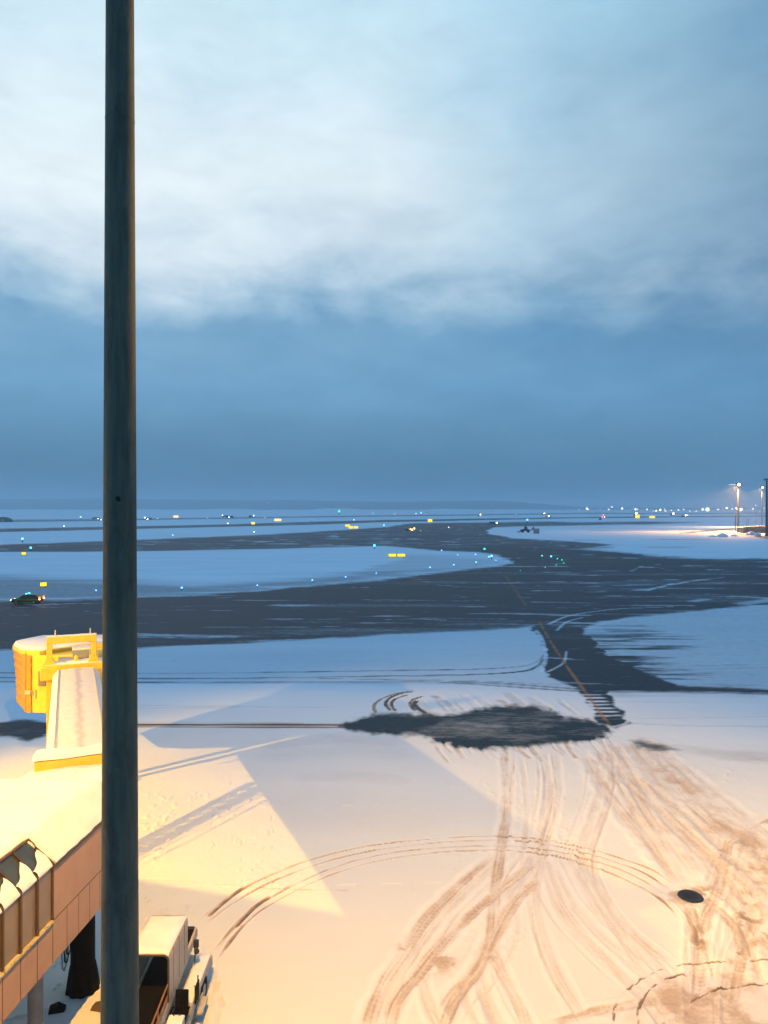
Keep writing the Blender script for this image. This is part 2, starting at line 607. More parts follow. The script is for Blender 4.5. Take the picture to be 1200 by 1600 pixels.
# thin dark lines on the right-hand snow field
for pts, w_, v in (([(900, 844), (1000, 843.5), (1100, 843), (1400, 845)], 1.6, .55), ([(880, 857), (1000, 855.3), (1200, 854.3), (1400, 855)], 1.3, .6), ([(930, 829), (1060, 829.5), (1150, 834), (1250, 846), (1400, 850)], 5.0, .8),
                   ([(1070, 833), (1110, 829), (1150, 825.5)], 5.0, .7), ([(760, 826), (810, 826.2)], 1.0, .7), ([(770, 834), (812, 834)], 1.0, .7)):
    s_, dist, al, L = stroke(pts, w_ * 1.5, 20)
    clear[s_] = np.maximum(clear[s_], v * (1 - sstep(w_ * .5, w_ * 1.3, np.abs(dist))))
# long wheel lines across the apron
for pts, hw, v in (([(-300, 1049), (215, 1052), (600, 1048), (780, 1044), (835, 1036), (851, 1022)], .22, .75), ([(-300, 1055), (215, 1060.5), (600, 1056.5), (760, 1053), (830, 1046), (849, 1030)], .25, .85),
                   ([(-300, 1064), (215, 1066), (600, 1065.5), (760, 1067), (905, 1077)], .30, .8), ([(500, 1060), (740, 1064.5), (900, 1071)], .16, .6), ([(600, 1062), (740, 1069), (905, 1080), (1060, 1082), (1250, 1085)], .25, .7),
                   ([(930, 1046), (1000, 1042), (1100, 1040), (1300, 1036)], .18, .55), ([(950, 1050), (1100, 1045.5), (1300, 1041)], .16, .5), ([(960, 1068), (1100, 1076), (1300, 1081)], .25, .8), ([(930, 1018), (1100, 1020), (1300, 1016)], .15, .35),
                   ([(120, 1099), (300, 1103), (520, 1104.5)], .12, .3), ([(120, 1105), (300, 1106), (420, 1105)], .12, .25), ([(950, 1120), (1050, 1122), (1300, 1117)], .10, .3), ([(980, 1130), (1100, 1134), (1300, 1136)], .12, .35)):
    s_, dist, al, L = stroke(pts, hw * 2, 14)
    n_ = fbm(al / 6, dist * 0 + hw * 50, 41, 3)
    clear[s_] = np.maximum(clear[s_], v * (0.45 + 0.75 * n_) * (1 - sstep(hw * .5, hw * 1.4, np.abs(dist))))
for pts, hw, v, cv in (([(-100, 1130), (100, 1131), (215, 1132), (400, 1132.5), (560, 1133)], .22, .9, .6), ([(-100, 1136), (215, 1135.5), (430, 1136.5), (560, 1137)], .16, .7, .35), ([(215, 1128.5), (350, 1129), (470, 1130)], .2, .25, .0)):
    s_, dist, al, L = stroke(pts, hw * 2, 14)
    n_ = fbm(al / 5, dist * 0 + hw * 50, 43, 3)
    m = (1 - sstep(hw * .5, hw * 1.5, np.abs(dist))) * (0.5 + 0.7 * n_)
    dirt[s_] = np.maximum(dirt[s_], v * m)
    clear[s_] = np.maximum(clear[s_], cv * m)

# meltwater patch where aircraft park, the one left of the bridge, the streak to the right
patch_a = [(522, 1136), (548, 1126), (575, 1118), (600, 1115), (650, 1114), (690, 1116), (735, 1111), (765, 1104), (800, 1102), (835, 1102), (862, 1108), (882, 1119), (925, 1126), (958, 1131), (950, 1147), (925, 1159), (870, 1163), (835, 1166), (800, 1169), (765, 1172), (728, 1169), (700, 1162), (668, 1154), (655, 1149), (600, 1147), (562, 1144)]
s_, m = region_mask(patch_a, 6.0, jx=24, jy=6.0, nx=0.8, ny=1.5, seed=51)
lightn = fbm(WX[s_] / 5.0, WY[s_] / 1.5, 53, 4)
inner_sl, inner = region_mask([(690, 1128), (760, 1112), (850, 1110), (880, 1128), (860, 1146), (800, 1150), (720, 1143)], 14, jx=25, jy=6, nx=2.5, ny=1.2, seed=54)
clear[s_] = np.maximum(clear[s_], m * (1.0 - 0.16 * sstep(0.35, 0.6, lightn)))
clear[inner_sl] *= 1 - 0.14 * inner
s_, m = region_mask([(-200, 1126), (0, 1127), (40, 1124), (75, 1127), (85, 1140), (70, 1152), (45, 1158), (20, 1153), (0, 1150), (-200, 1150)], 3.5, jx=12, jy=3, nx=1.5, ny=1.2, seed=55)
clear[s_] = np.maximum(clear[s_], 0.9 * m)
s_, m = region_mask([(980, 1157), (1005, 1156), (1040, 1164), (1070, 1172), (1040, 1174), (1000, 1169)], 5, jx=14, jy=3, nx=1.5, ny=.8, seed=56)
clear[s_] = np.maximum(clear[s_], 0.72 * m)
s_, m = region_mask([(1040, 1165), (1120, 1172), (1260, 1180), (1400, 1196), (1260, 1199), (1140, 1184)], 9, jx=30, jy=4, nx=4, ny=1.2, seed=57)
clear[s_] = np.maximum(clear[s_], 0.34 * m)
for pts, hw, v in (([(440, 1162), (520, 1155), (600, 1158)], 1.5, .18), ([(480, 1215), (560, 1213), (620, 1218)], 1.0, .14), ([(440, 1180), (540, 1172), (620, 1176)], 2.0, .12)):
    s_, dist, al, L = stroke(pts, hw * 2, 14)
    clear[s_] = np.maximum(clear[s_], v * (1 - sstep(hw * .1, hw * 1.6, np.abs(dist))) * (0.6 + 0.6 * fbm(WX[s_] / 2, WY[s_] / .7, 59)))

# snow dashes ploughed off by the sweeper on the connector: bars across it
s_, dist, al, L = stroke([(915, 1080), (930, 1100), (946, 1118), (962, 1134)], 3.2, 5)
bars = sstep(0.0, 0.5, np.sin(al * 2 * math.pi / 1.05 + dist * 0.35 + 1.2 * fbm(WX[s_] / 2, WY[s_] / 2, 61)))
m = bars * (1 - sstep(1.0, 1.9, np.abs(dist + 0.2))) * sstep(0.2, 1.2, al) * sstep(0.8, 3.5, L - al)
clear[s_] *= 1 - 0.78 * m
# pale curved kerb of snow where wheels turn into the connector
for pts, hw in (([(858, 975), (890, 962), (960, 952), (1050, 948)], .35), ([(870, 985), (885, 972), (910, 965)], .25), ([(845, 1050), (853, 1030), (848, 1000), (838, 985)], .25), ([(855, 1050), (880, 1036), (885, 1018)], .2), ([(910, 1122), (925, 1112), (922, 1095)], .2), ([(960, 1135), (978, 1130), (984, 1120)], .18)):
    s_, dist, al, L = stroke(pts, hw * 2, 6)
    clear[s_] *= 1 - 0.55 * (1 - sstep(hw * .4, hw * 1.3, np.abs(dist)))
# loose snow on the wide bend
for pts, hw in (([(920, 925), (1000, 922), (1080, 908), (1130, 902)], .7), ([(1010, 923), (1050, 912)], .5), ([(1080, 940), (1140, 932), (1220, 936)], .9), ([(985, 893), (1005, 884), (1030, 882)], .6), ([(605, 968), (650, 967), (695, 969)], .35), ([(800, 926), (840, 923)], .5), ([(720, 940), (745, 938)], .5), ([(1150, 945), (1260, 930)], 1.6)):
    s_, dist, al, L = stroke(pts, hw * 2, 10)
    clear[s_] *= 1 - 0.5 * (1 - sstep(hw * .3, hw * 1.5, np.abs(dist))) * sstep(.3, .6, fbm(WX[s_] / 3, WY[s_] / 2, 63))
# orange guide line of the taxiway
for pts, hw, v in (([(843, 972), (862, 1005), (885, 1040), (912, 1078)], .17, 1.0), ([(912, 1078), (930, 1103), (944, 1122), (952, 1132)], .17, .7), ([(790, 900), (804, 920), (822, 946)], .22, .45), ([(770, 1105), (800, 1120)], .1, 0.0)):
    s_, dist, al, L = stroke(pts, hw * 2, 6)
    n_ = fbm(WX[s_] / .8, WY[s_] / .8, 65, 3)
    m = (1 - sstep(hw * .6, hw * 1.2, np.abs(dist))) * v * sstep(.2, .5, n_)
    paint[s_] = np.maximum(paint[s_], m)

# pushed-up curls of slush above the meltwater patch
for k, pts in enumerate(([(588, 1116), (584, 1104), (592, 1095), (612, 1086), (650, 1078)], [(612, 1112), (603, 1102), (606, 1093), (622, 1085), (650, 1080)], [(620, 1112), (611, 1102), (618, 1092), (640, 1085)],
                         [(650, 1112), (641, 1102), (645, 1093), (665, 1087)], [(655, 1111), (646, 1102), (652, 1094)], [(668, 1116), (655, 1108), (647, 1100)])):
    track(pts, half=.16 if k < 4 else .2, d=.6, c=.75 if k else .2, rut=.02, ridge=.03, fr=.2, patch=.42, seed=70 + k)
for k in range(13):
    x = 676 + k * 19 + random.uniform(-11, 11)
    y = 1115 - 10 * math.sin(k / 12 * 3.1) + random.uniform(-2, 3)
    q = random.uniform(.3, 1.25)
    track([(x + 8, y + 4), (x - 9 * q, y - 12 * q), (x - 22 * q - random.uniform(0, 12), y - 27 * q)], half=random.uniform(.2, .45), d=.2 * random.random() + .08, c=.45 * random.random() ** 2, fr=.15, patch=.55, seed=90 + k, pscale=4)
for k in range(24):
    x = 672 + k * 12 + random.uniform(-9, 9)
    y = 1164 - 0.015 * k * k + random.uniform(-3, 2)
    q = random.uniform(.25, 1.3)
    track([(x, y - 5), (x + 7 * q, y + 8 * q), (x + 18 * q + random.uniform(0, 10), y + 24 * q)], half=random.uniform(.06, .2), d=.10 + .22 * random.random(), c=.35 * random.random() ** 2, fr=.5, patch=.55, seed=120 + k, pscale=4)

# --- tyre tracks of the apron ---
arc1 = [(300, 1448), (335, 1418), (400, 1378), (480, 1345), (560, 1324), (650, 1312), (740, 1307), (830, 1310), (900, 1322), (960, 1338), (1020, 1360), (1066, 1392)]
arc1b = [(312, 1452), (350, 1420), (410, 1385), (490, 1352), (570, 1331), (655, 1319), (740, 1313), (830, 1316), (900, 1329), (960, 1346), (1010, 1366), (1060, 1400)]
arc2 = [(326, 1500), (350, 1466), (385, 1428), (440, 1393), (520, 1356), (600, 1334), (690, 1324), (780, 1322), (860, 1329), (930, 1346), (990, 1368), (1050, 1405), (1085, 1450), (1092, 1505)]
arc2b = [(334, 1512), (360, 1470), (397, 1430), (455, 1395), (530, 1362), (605, 1342), (690, 1331), (780, 1329), (855, 1336), (920, 1353), (985, 1378), (1035, 1408), (1075, 1450)]
for k, p in enumerate((arc1, arc1b, arc2, arc2b)):
    track(p, half=.075, d=.55, rut=.05, ridge=.045, fr=1.0, patch=.5, seed=150 + k, pscale=1.5, gap=.5)
track([(322, 1435), (352, 1408), (384, 1385)], half=.11, d=.8, c=.2, fr=.4, patch=.45, seed=156)
track([(365, 1452), (395, 1420), (425, 1398)], half=.10, d=.7, c=.25, fr=.6, patch=.42, seed=157)
track([(215, 1372), (330, 1380), (420, 1388), (560, 1392)], half=.05, d=.28, rut=.02, ridge=.01, fr=.2, seed=158)
# dashed line showing through
s_, dist, al, L = stroke([(225, 1385), (400, 1384), (600, 1381), (800, 1378), (1150, 1374)], .12, 20)
m = (1 - sstep(.03, .10, np.abs(dist))) * sstep(-.1, .2, np.sin(al * 2 * math.pi / 1.7 + 2 * vnoise(al / 4, dist * 0, 3))) * sstep(.25, .5, vnoise(al / 3, dist * 0, 8))
fresh[s_] = np.maximum(fresh[s_], m)
zz[s_] += .02 * m
wide_tracks = [
    [(783, 1330), (722, 1380), (664, 1438), (632, 1490), (604, 1530), (584, 1575), (572, 1620)],
    [(797, 1334), (738, 1384), (682, 1440), (648, 1490), (622, 1530), (602, 1575), (594, 1620)],
    [(838, 1345), (782, 1392), (722, 1442), (684, 1484), (652, 1524), (618, 1566), (604, 1620)],
    [(850, 1368), (806, 1408), (770, 1470), (747, 1514), (716, 1556), (690, 1620)],
    [(788, 1170), (793, 1250), (783, 1330), (772, 1400), (768, 1470), (742, 1520), (704, 1562), (676, 1620)],
    [(868, 1172), (872, 1240), (852, 1320), (838, 1390), (845, 1450), (870, 1520), (908, 1582), (925, 1620)],
    [(850, 1172), (858, 1240), (842, 1320), (800, 1390), (780, 1420)],
    [(846, 1332), (868, 1398), (902, 1450), (962, 1512), (1012, 1562), (1050, 1620)],
    [(858, 1340), (886, 1400), (922, 1446), (984, 1502), (1036, 1545)],
    [(940, 1176), (938, 1240), (912, 1320), (910, 1370), (942, 1432), (992, 1482), (1062, 1534)],
    [(954, 1176), (952, 1246), (928, 1322), (928, 1372), (962, 1432), (1012, 1480), (1075, 1520)],
    [(905, 1322), (922, 1378), (962, 1446), (1000, 1500), (1030, 1530)],
    [(765, 1475), (790, 1530), (815, 1580), (826, 1620)],
    [(745, 1516), (764, 1566), (786, 1620)],
    [(655, 1520), (668, 1560), (694, 1620)],
    [(1162, 1380), (1178, 1432), (1160, 1490), (1148, 1545), (1140, 1620)],
    [(1190, 1300), (1180, 1370), (1170, 1440), (1176, 1500), (1200, 1560)],
    [(1140, 1305), (1122, 1390), (1100, 1445), (1092, 1510), (1085, 1620)],
    [(1075, 1410), (1092, 1470), (1094, 1540)],
    [(1060, 1380), (1105, 1408), (1150, 1450), (1166, 1500)],
]
for k, p in enumerate(wide_tracks):
    bold = k in (0, 2, 3, 4, 15, 17, 18, 19)
    track(p, half=.24 if not bold else .28, d=.30 if bold else .19, rut=.028, ridge=.026, fr=.9, tread=.24 if k % 3 != 1 else .0, patch=.5, seed=200 + k)
tj = random.Random(11)
for k, p in enumerate(wide_tracks):
    for r_ in range(2):
        ox, oy = tj.uniform(-26, 26), tj.uniform(-8, 8)
        bend = tj.uniform(-16, 16)
        q = [(x + ox + bend * math.sin(math.pi * i / (len(p) - 1)), y + oy) for i, (x, y) in enumerate(p)]
        track(q, half=tj.choice((.07, .09, .14)), d=tj.uniform(.12, .26), rut=.022, ridge=.022, fr=.6, tread=.24 if r_ else 0, patch=.52, seed=500 + 2 * k + r_, pscale=2.5, gap=.35)
for k, (x, y, sx, sy) in enumerate(((690, 1500, 26, 26), (765, 1500, 22, 26), (630, 1490, 14, 22), (705, 1510, 10, 14), (1170, 1440, 24, 40), (1150, 1485, 16, 26), (1092, 1470, 14, 34), (1090, 1400, 50, 16), (1190, 1470, 22, 14))):
    d = ((PX - x) / sx) ** 2 + ((PY - y) / sy) ** 2
    m = np.exp(-d) * sstep(.35, .65, fbm(WX / .5, WY / .5, 260 + k, 4, .6)) * (.38 if k < 4 else .6)
    dirt = np.maximum(dirt, m)
diag = [[(950, 1158), (985, 1215), (1030, 1285), (1100, 1380)], [(962, 1158), (1010, 1225), (1060, 1290), (1130, 1380), (1180, 1450)], [(975, 1156), (1040, 1240), (1100, 1310), (1180, 1390), (1260, 1470)], [(985, 1158), (1060, 1250), (1130, 1320), (1240, 1420)],
        [(995, 1158), (1085, 1255), (1160, 1320), (1260, 1400)], [(1002, 1156), (1100, 1245), (1200, 1335), (1300, 1420)], [(935, 1166), (965, 1215), (1010, 1290), (1060, 1370)], [(915, 1178), (950, 1240), (1000, 1300), (1075, 1390)], [(1000, 1150), (1110, 1235), (1220, 1325)],
        [(945, 1180), (1010, 1250), (1105, 1345), (1170, 1430)], [(960, 1195), (1070, 1300), (1200, 1425)], [(985, 1210), (1100, 1300), (1230, 1410)]]
for k, p in enumerate(diag):
    track(p, half=.46, d=.23, rut=.025, ridge=.04, fr=1.0, patch=.5, seed=300 + k, pscale=6, ends=True)
track([(1120, 1335), (1160, 1305), (1210, 1278), (1260, 1260)], half=.2, d=.35, fr=.9, seed=330)
loops = [[(958, 1625), (961, 1572), (985, 1542), (1025, 1518), (1080, 1506), (1150, 1502), (1240, 1500)], [(994, 1625), (1001, 1567), (1025, 1537), (1065, 1523), (1078, 1530)], [(1070, 1625), (1077, 1572), (1100, 1553), (1150, 1541), (1240, 1536)],
         [(1030, 1620), (1036, 1580), (1060, 1556), (1085, 1545)], [(1050, 1620), (1056, 1585), (1075, 1565)], [(925, 1590), (980, 1568), (1040, 1560), (1110, 1566)], [(1160, 1512), (1200, 1510), (1260, 1512)]]
for k, p in enumerate(loops):
    track(p, half=.05 if k < 3 else .2, d=.8 if k < 3 else .3, c=.25 if k < 3 else 0, rut=.02, ridge=.03, fr=.45, tread=0 if k < 3 else .26, patch=.5, seed=340 + k, pscale=.55, gap=.8 if k < 3 else .3)
track([(860, 1600), (900, 1588), (960, 1572), (1010, 1563)], half=.2, d=.35, tread=.24, fr=.5, seed=350)
# brown slush spread over the bottom right corner and along the diagonal bundle
s_, m = region_mask([(955, 1625), (975, 1560), (1020, 1520), (1100, 1500), (1160, 1470), (1150, 1400), (1110, 1330), (1000, 1200), (950, 1160), (1010, 1158), (1130, 1255), (1300, 1380), (1300, 1625)], 45, jx=40, jy=20, nx=2.0, ny=2.0, seed=360)
dirt[s_] = np.maximum(dirt[s_], m * (.12 + .26 * sstep(.35, .75, fbm(WX[s_] / 1.6, WY[s_] / 1.6, 361, 5, .65))))
# scuffs in the lit triangle and around the loader
for k in range(26):
    x, y = random.uniform(330, 430), random.uniform(1235, 1375)
    a_ = random.uniform(.6, 2.2)
    track([(x, y), (x + 18 * math.cos(a_), y + 9 * math.sin(a_)), (x + 26 * math.cos(a_ + .5), y + 16 * math.sin(a_ + .5))], half=.05, d=.12, rut=.025, ridge=.02, fr=.5, seed=400 + k)
for k in range(5):
    track([(232, 1312 - 3 * k), (300, 1287 - 4 * k), (380, 1246 - 3 * k)], half=.03, d=.2, rut=.02, ridge=.015, fr=.3, seed=430 + k)
for k in range(14):
    x, y = random.uniform(290, 345), random.uniform(1470, 1600)
    track([(x, y), (x + random.uniform(-8, 8), y + 26)], half=.12, d=.2, tread=.25, rut=.04, ridge=.03, fr=.6, seed=440 + k)

# gentle relief: drifts, and far snowy rises below the hills
zz += 0.05 * (fbm(WX / 9, WY / 6, 71, 3) - .5) * np.clip(80 / WY, .2, 1) * (1 - clear)
zz += 0.05 * sstep(.66, .80, fbm(WX / .28, WY / .28, 75, 2)) * sstep(.50, .66, fbm(WX / 4, WY / 4, 76, 2)) * (WY < 45) * (1 - clear)
zz += 0.03 * (fbm(WX / .9, WY / .9, 73, 3) - .5) * (WY < 70) * (1 - clear * .7)
def hump(px, w, D, dD, h):
    return h * np.exp(-((PX - px) / w) ** 2 - ((WY - D) / dD) ** 2)
_g = G(1079, 1401)
zz *= 1 - np.exp(-(((WX - _g.x) ** 2 + (WY - _g.y) ** 2) / .9) ** 2)
rise = np.zeros_like(zz)
for px, w, h in ((60, 130, 7.5), (360, 70, 9.5), (540, 45, 9.5), (500, 30, 5), (690, 55, 8), (810, 90, 7.5), (940, 60, 5), (230, 60, 6)):
    rise += hump(px, w, 2500, 500, h)
zz += rise

# ------------------------------------------------------------------ ground material
def ground_material():
    m, t, p = principled('snow_and_pavement')
    at_n = nn(t, 'ShaderNodeAttribute')
    at_n.attribute_name = 'surface'
    sp = nn(t, 'ShaderNodeSeparateColor')
    t.links.new(at_n.outputs['Color'], sp.inputs[0])
    cl, di, pa = sp.outputs
    fr = at_n.outputs['Alpha']
    pos = nn(t, 'ShaderNodeNewGeometry').outputs['Position']
    nA = noise_n(t, mapping_n(t, pos, (.9, 2.4, 1)), 1.0, 8, .68)
    nB = noise_n(t, pos, 6.0, 6, .7)
    nC = noise_n(t, mapping_n(t, pos, (.03, .11, 1)), 1.0, 5, .6)
    # thin snow dragged along the pavement by ploughs and wind
    wn = nn(t, 'ShaderNodeTexNoise')
    wn.inputs['Scale'].default_value = .06
    t.links.new(pos, wn.inputs['Vector'])
    wa = nn(t, 'ShaderNodeVectorMath', operation='MULTIPLY_ADD')
    t.links.new(wn.outputs['Color'], wa.inputs[0])
    wa.inputs[1].default_value = (9, 9, 0)
    t.links.new(pos, wa.inputs[2])
    wpos = wa.outputs[0]
    nS = noise_n(t, mapping_n(t, wpos, (.09, .75, 1), (3, 5, 0)), 1.0, 8, .66)
    nT = noise_n(t, mapping_n(t, wpos, (.45, 2.2, 1), (1, 8, 0)), 1.0, 6, .7)
    dust = ramp_n(t, math_n(t, 'ADD', math_n(t, 'MULTIPLY', nS, .65), math_n(t, 'MULTIPLY', nT, .35)), [(.47, (0, 0, 0)), (.60, (.12, .12, .12)), (.72, (.40, .40, .40))])
    cl = math_n(t, 'MULTIPLY', cl, math_n(t, 'SUBTRACT', 1.0, dust))
    # ragged threshold between snow and pavement
    k = math_n(t, 'ADD', cl, math_n(t, 'MULTIPLY', math_n(t, 'SUBTRACT', nA, .5), math_n(t, 'MULTIPLY', math_n(t, 'MULTIPLY', cl, math_n(t, 'SUBTRACT', 1.25, cl)), 1.7)))
    k = math_n(t, 'ADD', k, math_n(t, 'MULTIPLY', math_n(t, 'SUBTRACT', nB, .5), math_n(t, 'MULTIPLY', cl, .25)))
    k = ramp_n(t, k, [(.04, (0, 0, 0)), (.30, (.22, .22, .22)), (.65, (.74, .74, .74)), (.86, (1, 1, 1))])
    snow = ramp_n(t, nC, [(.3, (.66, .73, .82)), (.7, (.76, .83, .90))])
    # floodlight warmth put into the apron snow colour, creamier close by, fading with distance
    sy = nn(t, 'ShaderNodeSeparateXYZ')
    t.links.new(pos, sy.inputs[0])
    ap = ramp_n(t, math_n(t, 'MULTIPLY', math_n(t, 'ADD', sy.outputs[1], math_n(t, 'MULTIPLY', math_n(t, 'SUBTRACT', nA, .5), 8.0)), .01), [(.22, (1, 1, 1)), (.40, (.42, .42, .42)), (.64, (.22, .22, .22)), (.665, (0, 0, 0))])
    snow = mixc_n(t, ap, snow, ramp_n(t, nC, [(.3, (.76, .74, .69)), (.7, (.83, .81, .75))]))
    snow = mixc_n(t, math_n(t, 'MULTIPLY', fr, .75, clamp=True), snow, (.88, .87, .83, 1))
    dk = math_n(t, 'MULTIPLY', di, math_n(t, 'ADD', .45, math_n(t, 'MULTIPLY', nB, 1.1)), clamp=True)
    slush = ramp_n(t, dk, [(0, (.78, .78, .78)), (.25, (.61, .49, .40)), (.6, (.36, .26, .20)), (1, (.12, .09, .07))])
    surf = mixc_n(t, math_n(t, 'MULTIPLY', dk, 3.0, clamp=True), snow, slush)
    asp = ramp_n(t, noise_n(t, pos, 1.3, 7, .65), [(.3, (.005, .019, .034)), (.7, (.013, .036, .060))])
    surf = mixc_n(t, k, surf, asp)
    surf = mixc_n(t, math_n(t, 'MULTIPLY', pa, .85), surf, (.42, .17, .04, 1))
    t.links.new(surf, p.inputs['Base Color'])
    rg = ramp_n(t, k, [(0, (.75,) * 3), (.75, (.65,) * 3), (1, (.55,) * 3)])
    t.links.new(rg, p.inputs['Roughness'])
    p.inputs['Specular IOR Level'].default_value = .10
    b = nn(t, 'ShaderNodeBump')
    b.inputs['Strength'].default_value = .7
    b.inputs['Distance'].default_value = .04
    hgt = math_n(t, 'ADD', noise_n(t, pos, 3.5, 6, .65), math_n(t, 'MULTIPLY', noise_n(t, pos, 18, 4, .6), .3))
    t.links.new(hgt, b.inputs['Height'])
    t.links.new(b.outputs[0], p.inputs['Normal'])
    return m


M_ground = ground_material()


def make_sheet(name, X, Y, Z, attr, facemask):
    nr, nc = X.shape
    idx = np.arange(nr * nc).reshape(nr, nc)
    q = np.stack([idx[1:, :-1], idx[1:, 1:], idx[:-1, 1:], idx[:-1, :-1]], -1)[facemask]
    used, inv = np.unique(q, return_inverse=True)
    inv = inv.reshape(-1, 4)
    co = np.stack([X, Y, Z], -1).reshape(-1, 3)[used]
    me = bpy.data.meshes.new(name)
    me.vertices.add(len(used))
    me.vertices.foreach_set('co', co.ravel().astype(np.float32))
    me.loops.add(inv.size)
    me.loops.foreach_set('vertex_index', inv.ravel().astype(np.int32))
    me.polygons.add(len(inv))
    me.polygons.foreach_set('loop_start', (np.arange(len(inv)) * 4).astype(np.int32))
    me.update(calc_edges=True)
    a = me.attributes.new('surface', 'FLOAT_COLOR', 'POINT')
    a.data.foreach_set('color', attr.reshape(-1, 4)[used].ravel().astype(np.float32))
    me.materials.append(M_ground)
    me.shade_smooth()
    o = bpy.data.objects.new(name, me)
    COL.objects.link(o)
    o['kind'] = 'structure'
    return o


ne = len(extraD)
X = np.vstack([WX, np.broadcast_to(WX[-1:], (ne, NC)) * np.array([1, 1, 1, 1.2, 1.5, 2.5, 6, 15])[:, None]])
Y = np.vstack([WY, np.broadcast_to(extraD[:, None], (ne, NC))])
Z = np.vstack([zz, np.zeros((ne, NC))])
A = np.zeros((NR + ne, NC, 4))
for i, arr in enumerate((clear, dirt, paint, fresh)):
    A[:NR, :, i] = np.clip(arr, 0, 1)


def fm(a):
    a = np.vstack([a, np.zeros((ne, NC))])
    return (a[1:, :-1] + a[1:, 1:] + a[:-1, 1:] + a[:-1, :-1]) / 4 > .5


f_taxi = fm(taxi_msk)
f_far = fm(far_msk) & ~f_taxi
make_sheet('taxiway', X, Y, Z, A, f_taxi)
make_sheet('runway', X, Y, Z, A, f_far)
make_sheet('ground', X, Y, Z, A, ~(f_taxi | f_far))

# ------------------------------------------------------------------ hills
M_hill = mat('snowy_forest_hill', (.07, .09, .10), .9, var=.5, scale=.02)
mb = MB()
ring = []
for j in range(5):
    row = []
    for i in range(161):
        px = -700 + i * 12.5
        env = 1 - 0.25 * float(sstep(100, 700, np.array(px))) - 0.62 * float(sstep(760, 960, np.array(px)))
        top = 70 * env * (0.84 + .32 * float(fbm(np.array([px / 150.]), np.array([.5]), 501, 4)[0])) + 1
        prof = (0, .55, 1.0, .8, 0)[j]
        D = 4300 + j * 330 + (90 * float(vnoise(np.array([px / 40.]), np.array([float(j)]), 9)[0]))
        row.append(((px - CX) / F * D, D, top * prof - .5))
    ring.append(row)
mb.loft(ring, closed=False)
tag(mb.build('hills', M_hill, smooth='all'), kind='structure')

# ------------------------------------------------------------------ materials for the things
M_pole = mat('weathered_dark_green_steel', (.070, .085, .070), .65, 0, .30, 2.2, .35, 30, spec=.2, streak=(6, 6, .5), stain=((.035, .030, .026, 1), .8))
M_black = mat('black_rubber', (.006, .006, .007), .8, 0, .4, 6, .2, 30, spec=.08)
M_dark = mat('dark_steel', (.035, .036, .04), .5, .4, .4, 4, .1)
M_hole = mat('unlit_hole', (.006, .006, .006), .9)
M_yellow = mat('aged_cream_yellow_paint', (.74, .55, .055), .45, 0, .10, 2.0, .08, 12, stain=((.55, .40, .07, 1), .4))
M_orange = mat('ochre_canopy_fabric', (.48, .25, .03), .75, 0, .2, 3, .3, 14)  # orange fabric, darkened so its shaded side sits in the colour
M_snow = mat('packed_snow', (.82, .83, .84), .7, 0, .06, 1.6, .7, 7)
M_roofpanel = mat('frosted_roof_panel', (.62, .60, .58), .7, 0, .14, 1.2, .35, 9, streak=(2.5, .25, 1), stain=((.42, .40, .40, 1), .6))
_t = M_roofpanel.node_tree
_p = _t.nodes['Principled BSDF']
_o = nn(_t, 'ShaderNodeTexCoord').outputs['Object']
_d = nn(_t, 'ShaderNodeVectorMath', operation='DOT_PRODUCT')
_t.links.new(_o, _d.inputs[0])
_d.inputs[1].default_value = (.921, .389, 0)
_w = math_n(_t, 'ADD', _d.outputs['Value'], math_n(_t, 'MULTIPLY', math_n(_t, 'SUBTRACT', noise_n(_t, _o, 1.4, 5, .6), .5), .5))
_f = ramp_n(_t, math_n(_t, 'ABSOLUTE', math_n(_t, 'SUBTRACT', _w, .02)), [(.02, (1, 1, 1)), (.22, (0, 0, 0))])
_f = math_n(_t, 'MULTIPLY', _f, .75)
_t.links.new(mixc_n(_t, _f, ramp_n(_t, noise_n(_t, _o, 2.0, 5, .6), [(.3, (.66, .64, .62)), (.7, (.74, .72, .70))]), (.40, .41, .44, 1)), _p.inputs['Base Color'])
M_trim = mat('light_metal_trim', (.62, .55, .42), .4, .3, .12, 4)
M_wall = mat('beige_cladding_panel', (.48, .285, .185), .55, 0, .08, 1.3, .06, 30, stain=((.33, .21, .14, 1), .35))
M_seam = mat('dark_joint', (.07, .045, .03), .7)
M_mull = mat('bronze_mullion', (.10, .055, .028), .45, .4, .2)
M_sill = mat('bright_sill_trim', (.80, .66, .36), .3, .5, .1)
M_conc = mat('grey_concrete', (.30, .29, .27), .85, 0, .18, 2, .3, 16, stain=((.20, .17, .13, 1), .5))
M_grey = mat('grey_unit_paint', (.28, .31, .35), .5, .1, .15)


def glass_mat(name, col, rough=.12, nsc=2.5):
    m, t, p = principled(name)
    pos = nn(t, 'ShaderNodeTexCoord').outputs['Object']
    n = noise_n(t, pos, nsc, 3, .5)
    c = ramp_n(t, n, [(.3, tuple(x * .8 for x in col)), (.7, tuple(x * 1.2 for x in col))])
    t.links.new(c, p.inputs['Base Color'])
    r = ramp_n(t, n, [(.3, (rough,) * 3), (.7, (rough + .15,) * 3)])
    t.links.new(r, p.inputs['Roughness'])
    p.inputs['Specular IOR Level'].default_value = .7
    return m


M_glass = glass_mat('tinted_window_glass', (.20, .15, .115), .3, .35)
M_skyglass = glass_mat('dark_rooflight_glass', (.045, .06, .075), .10)

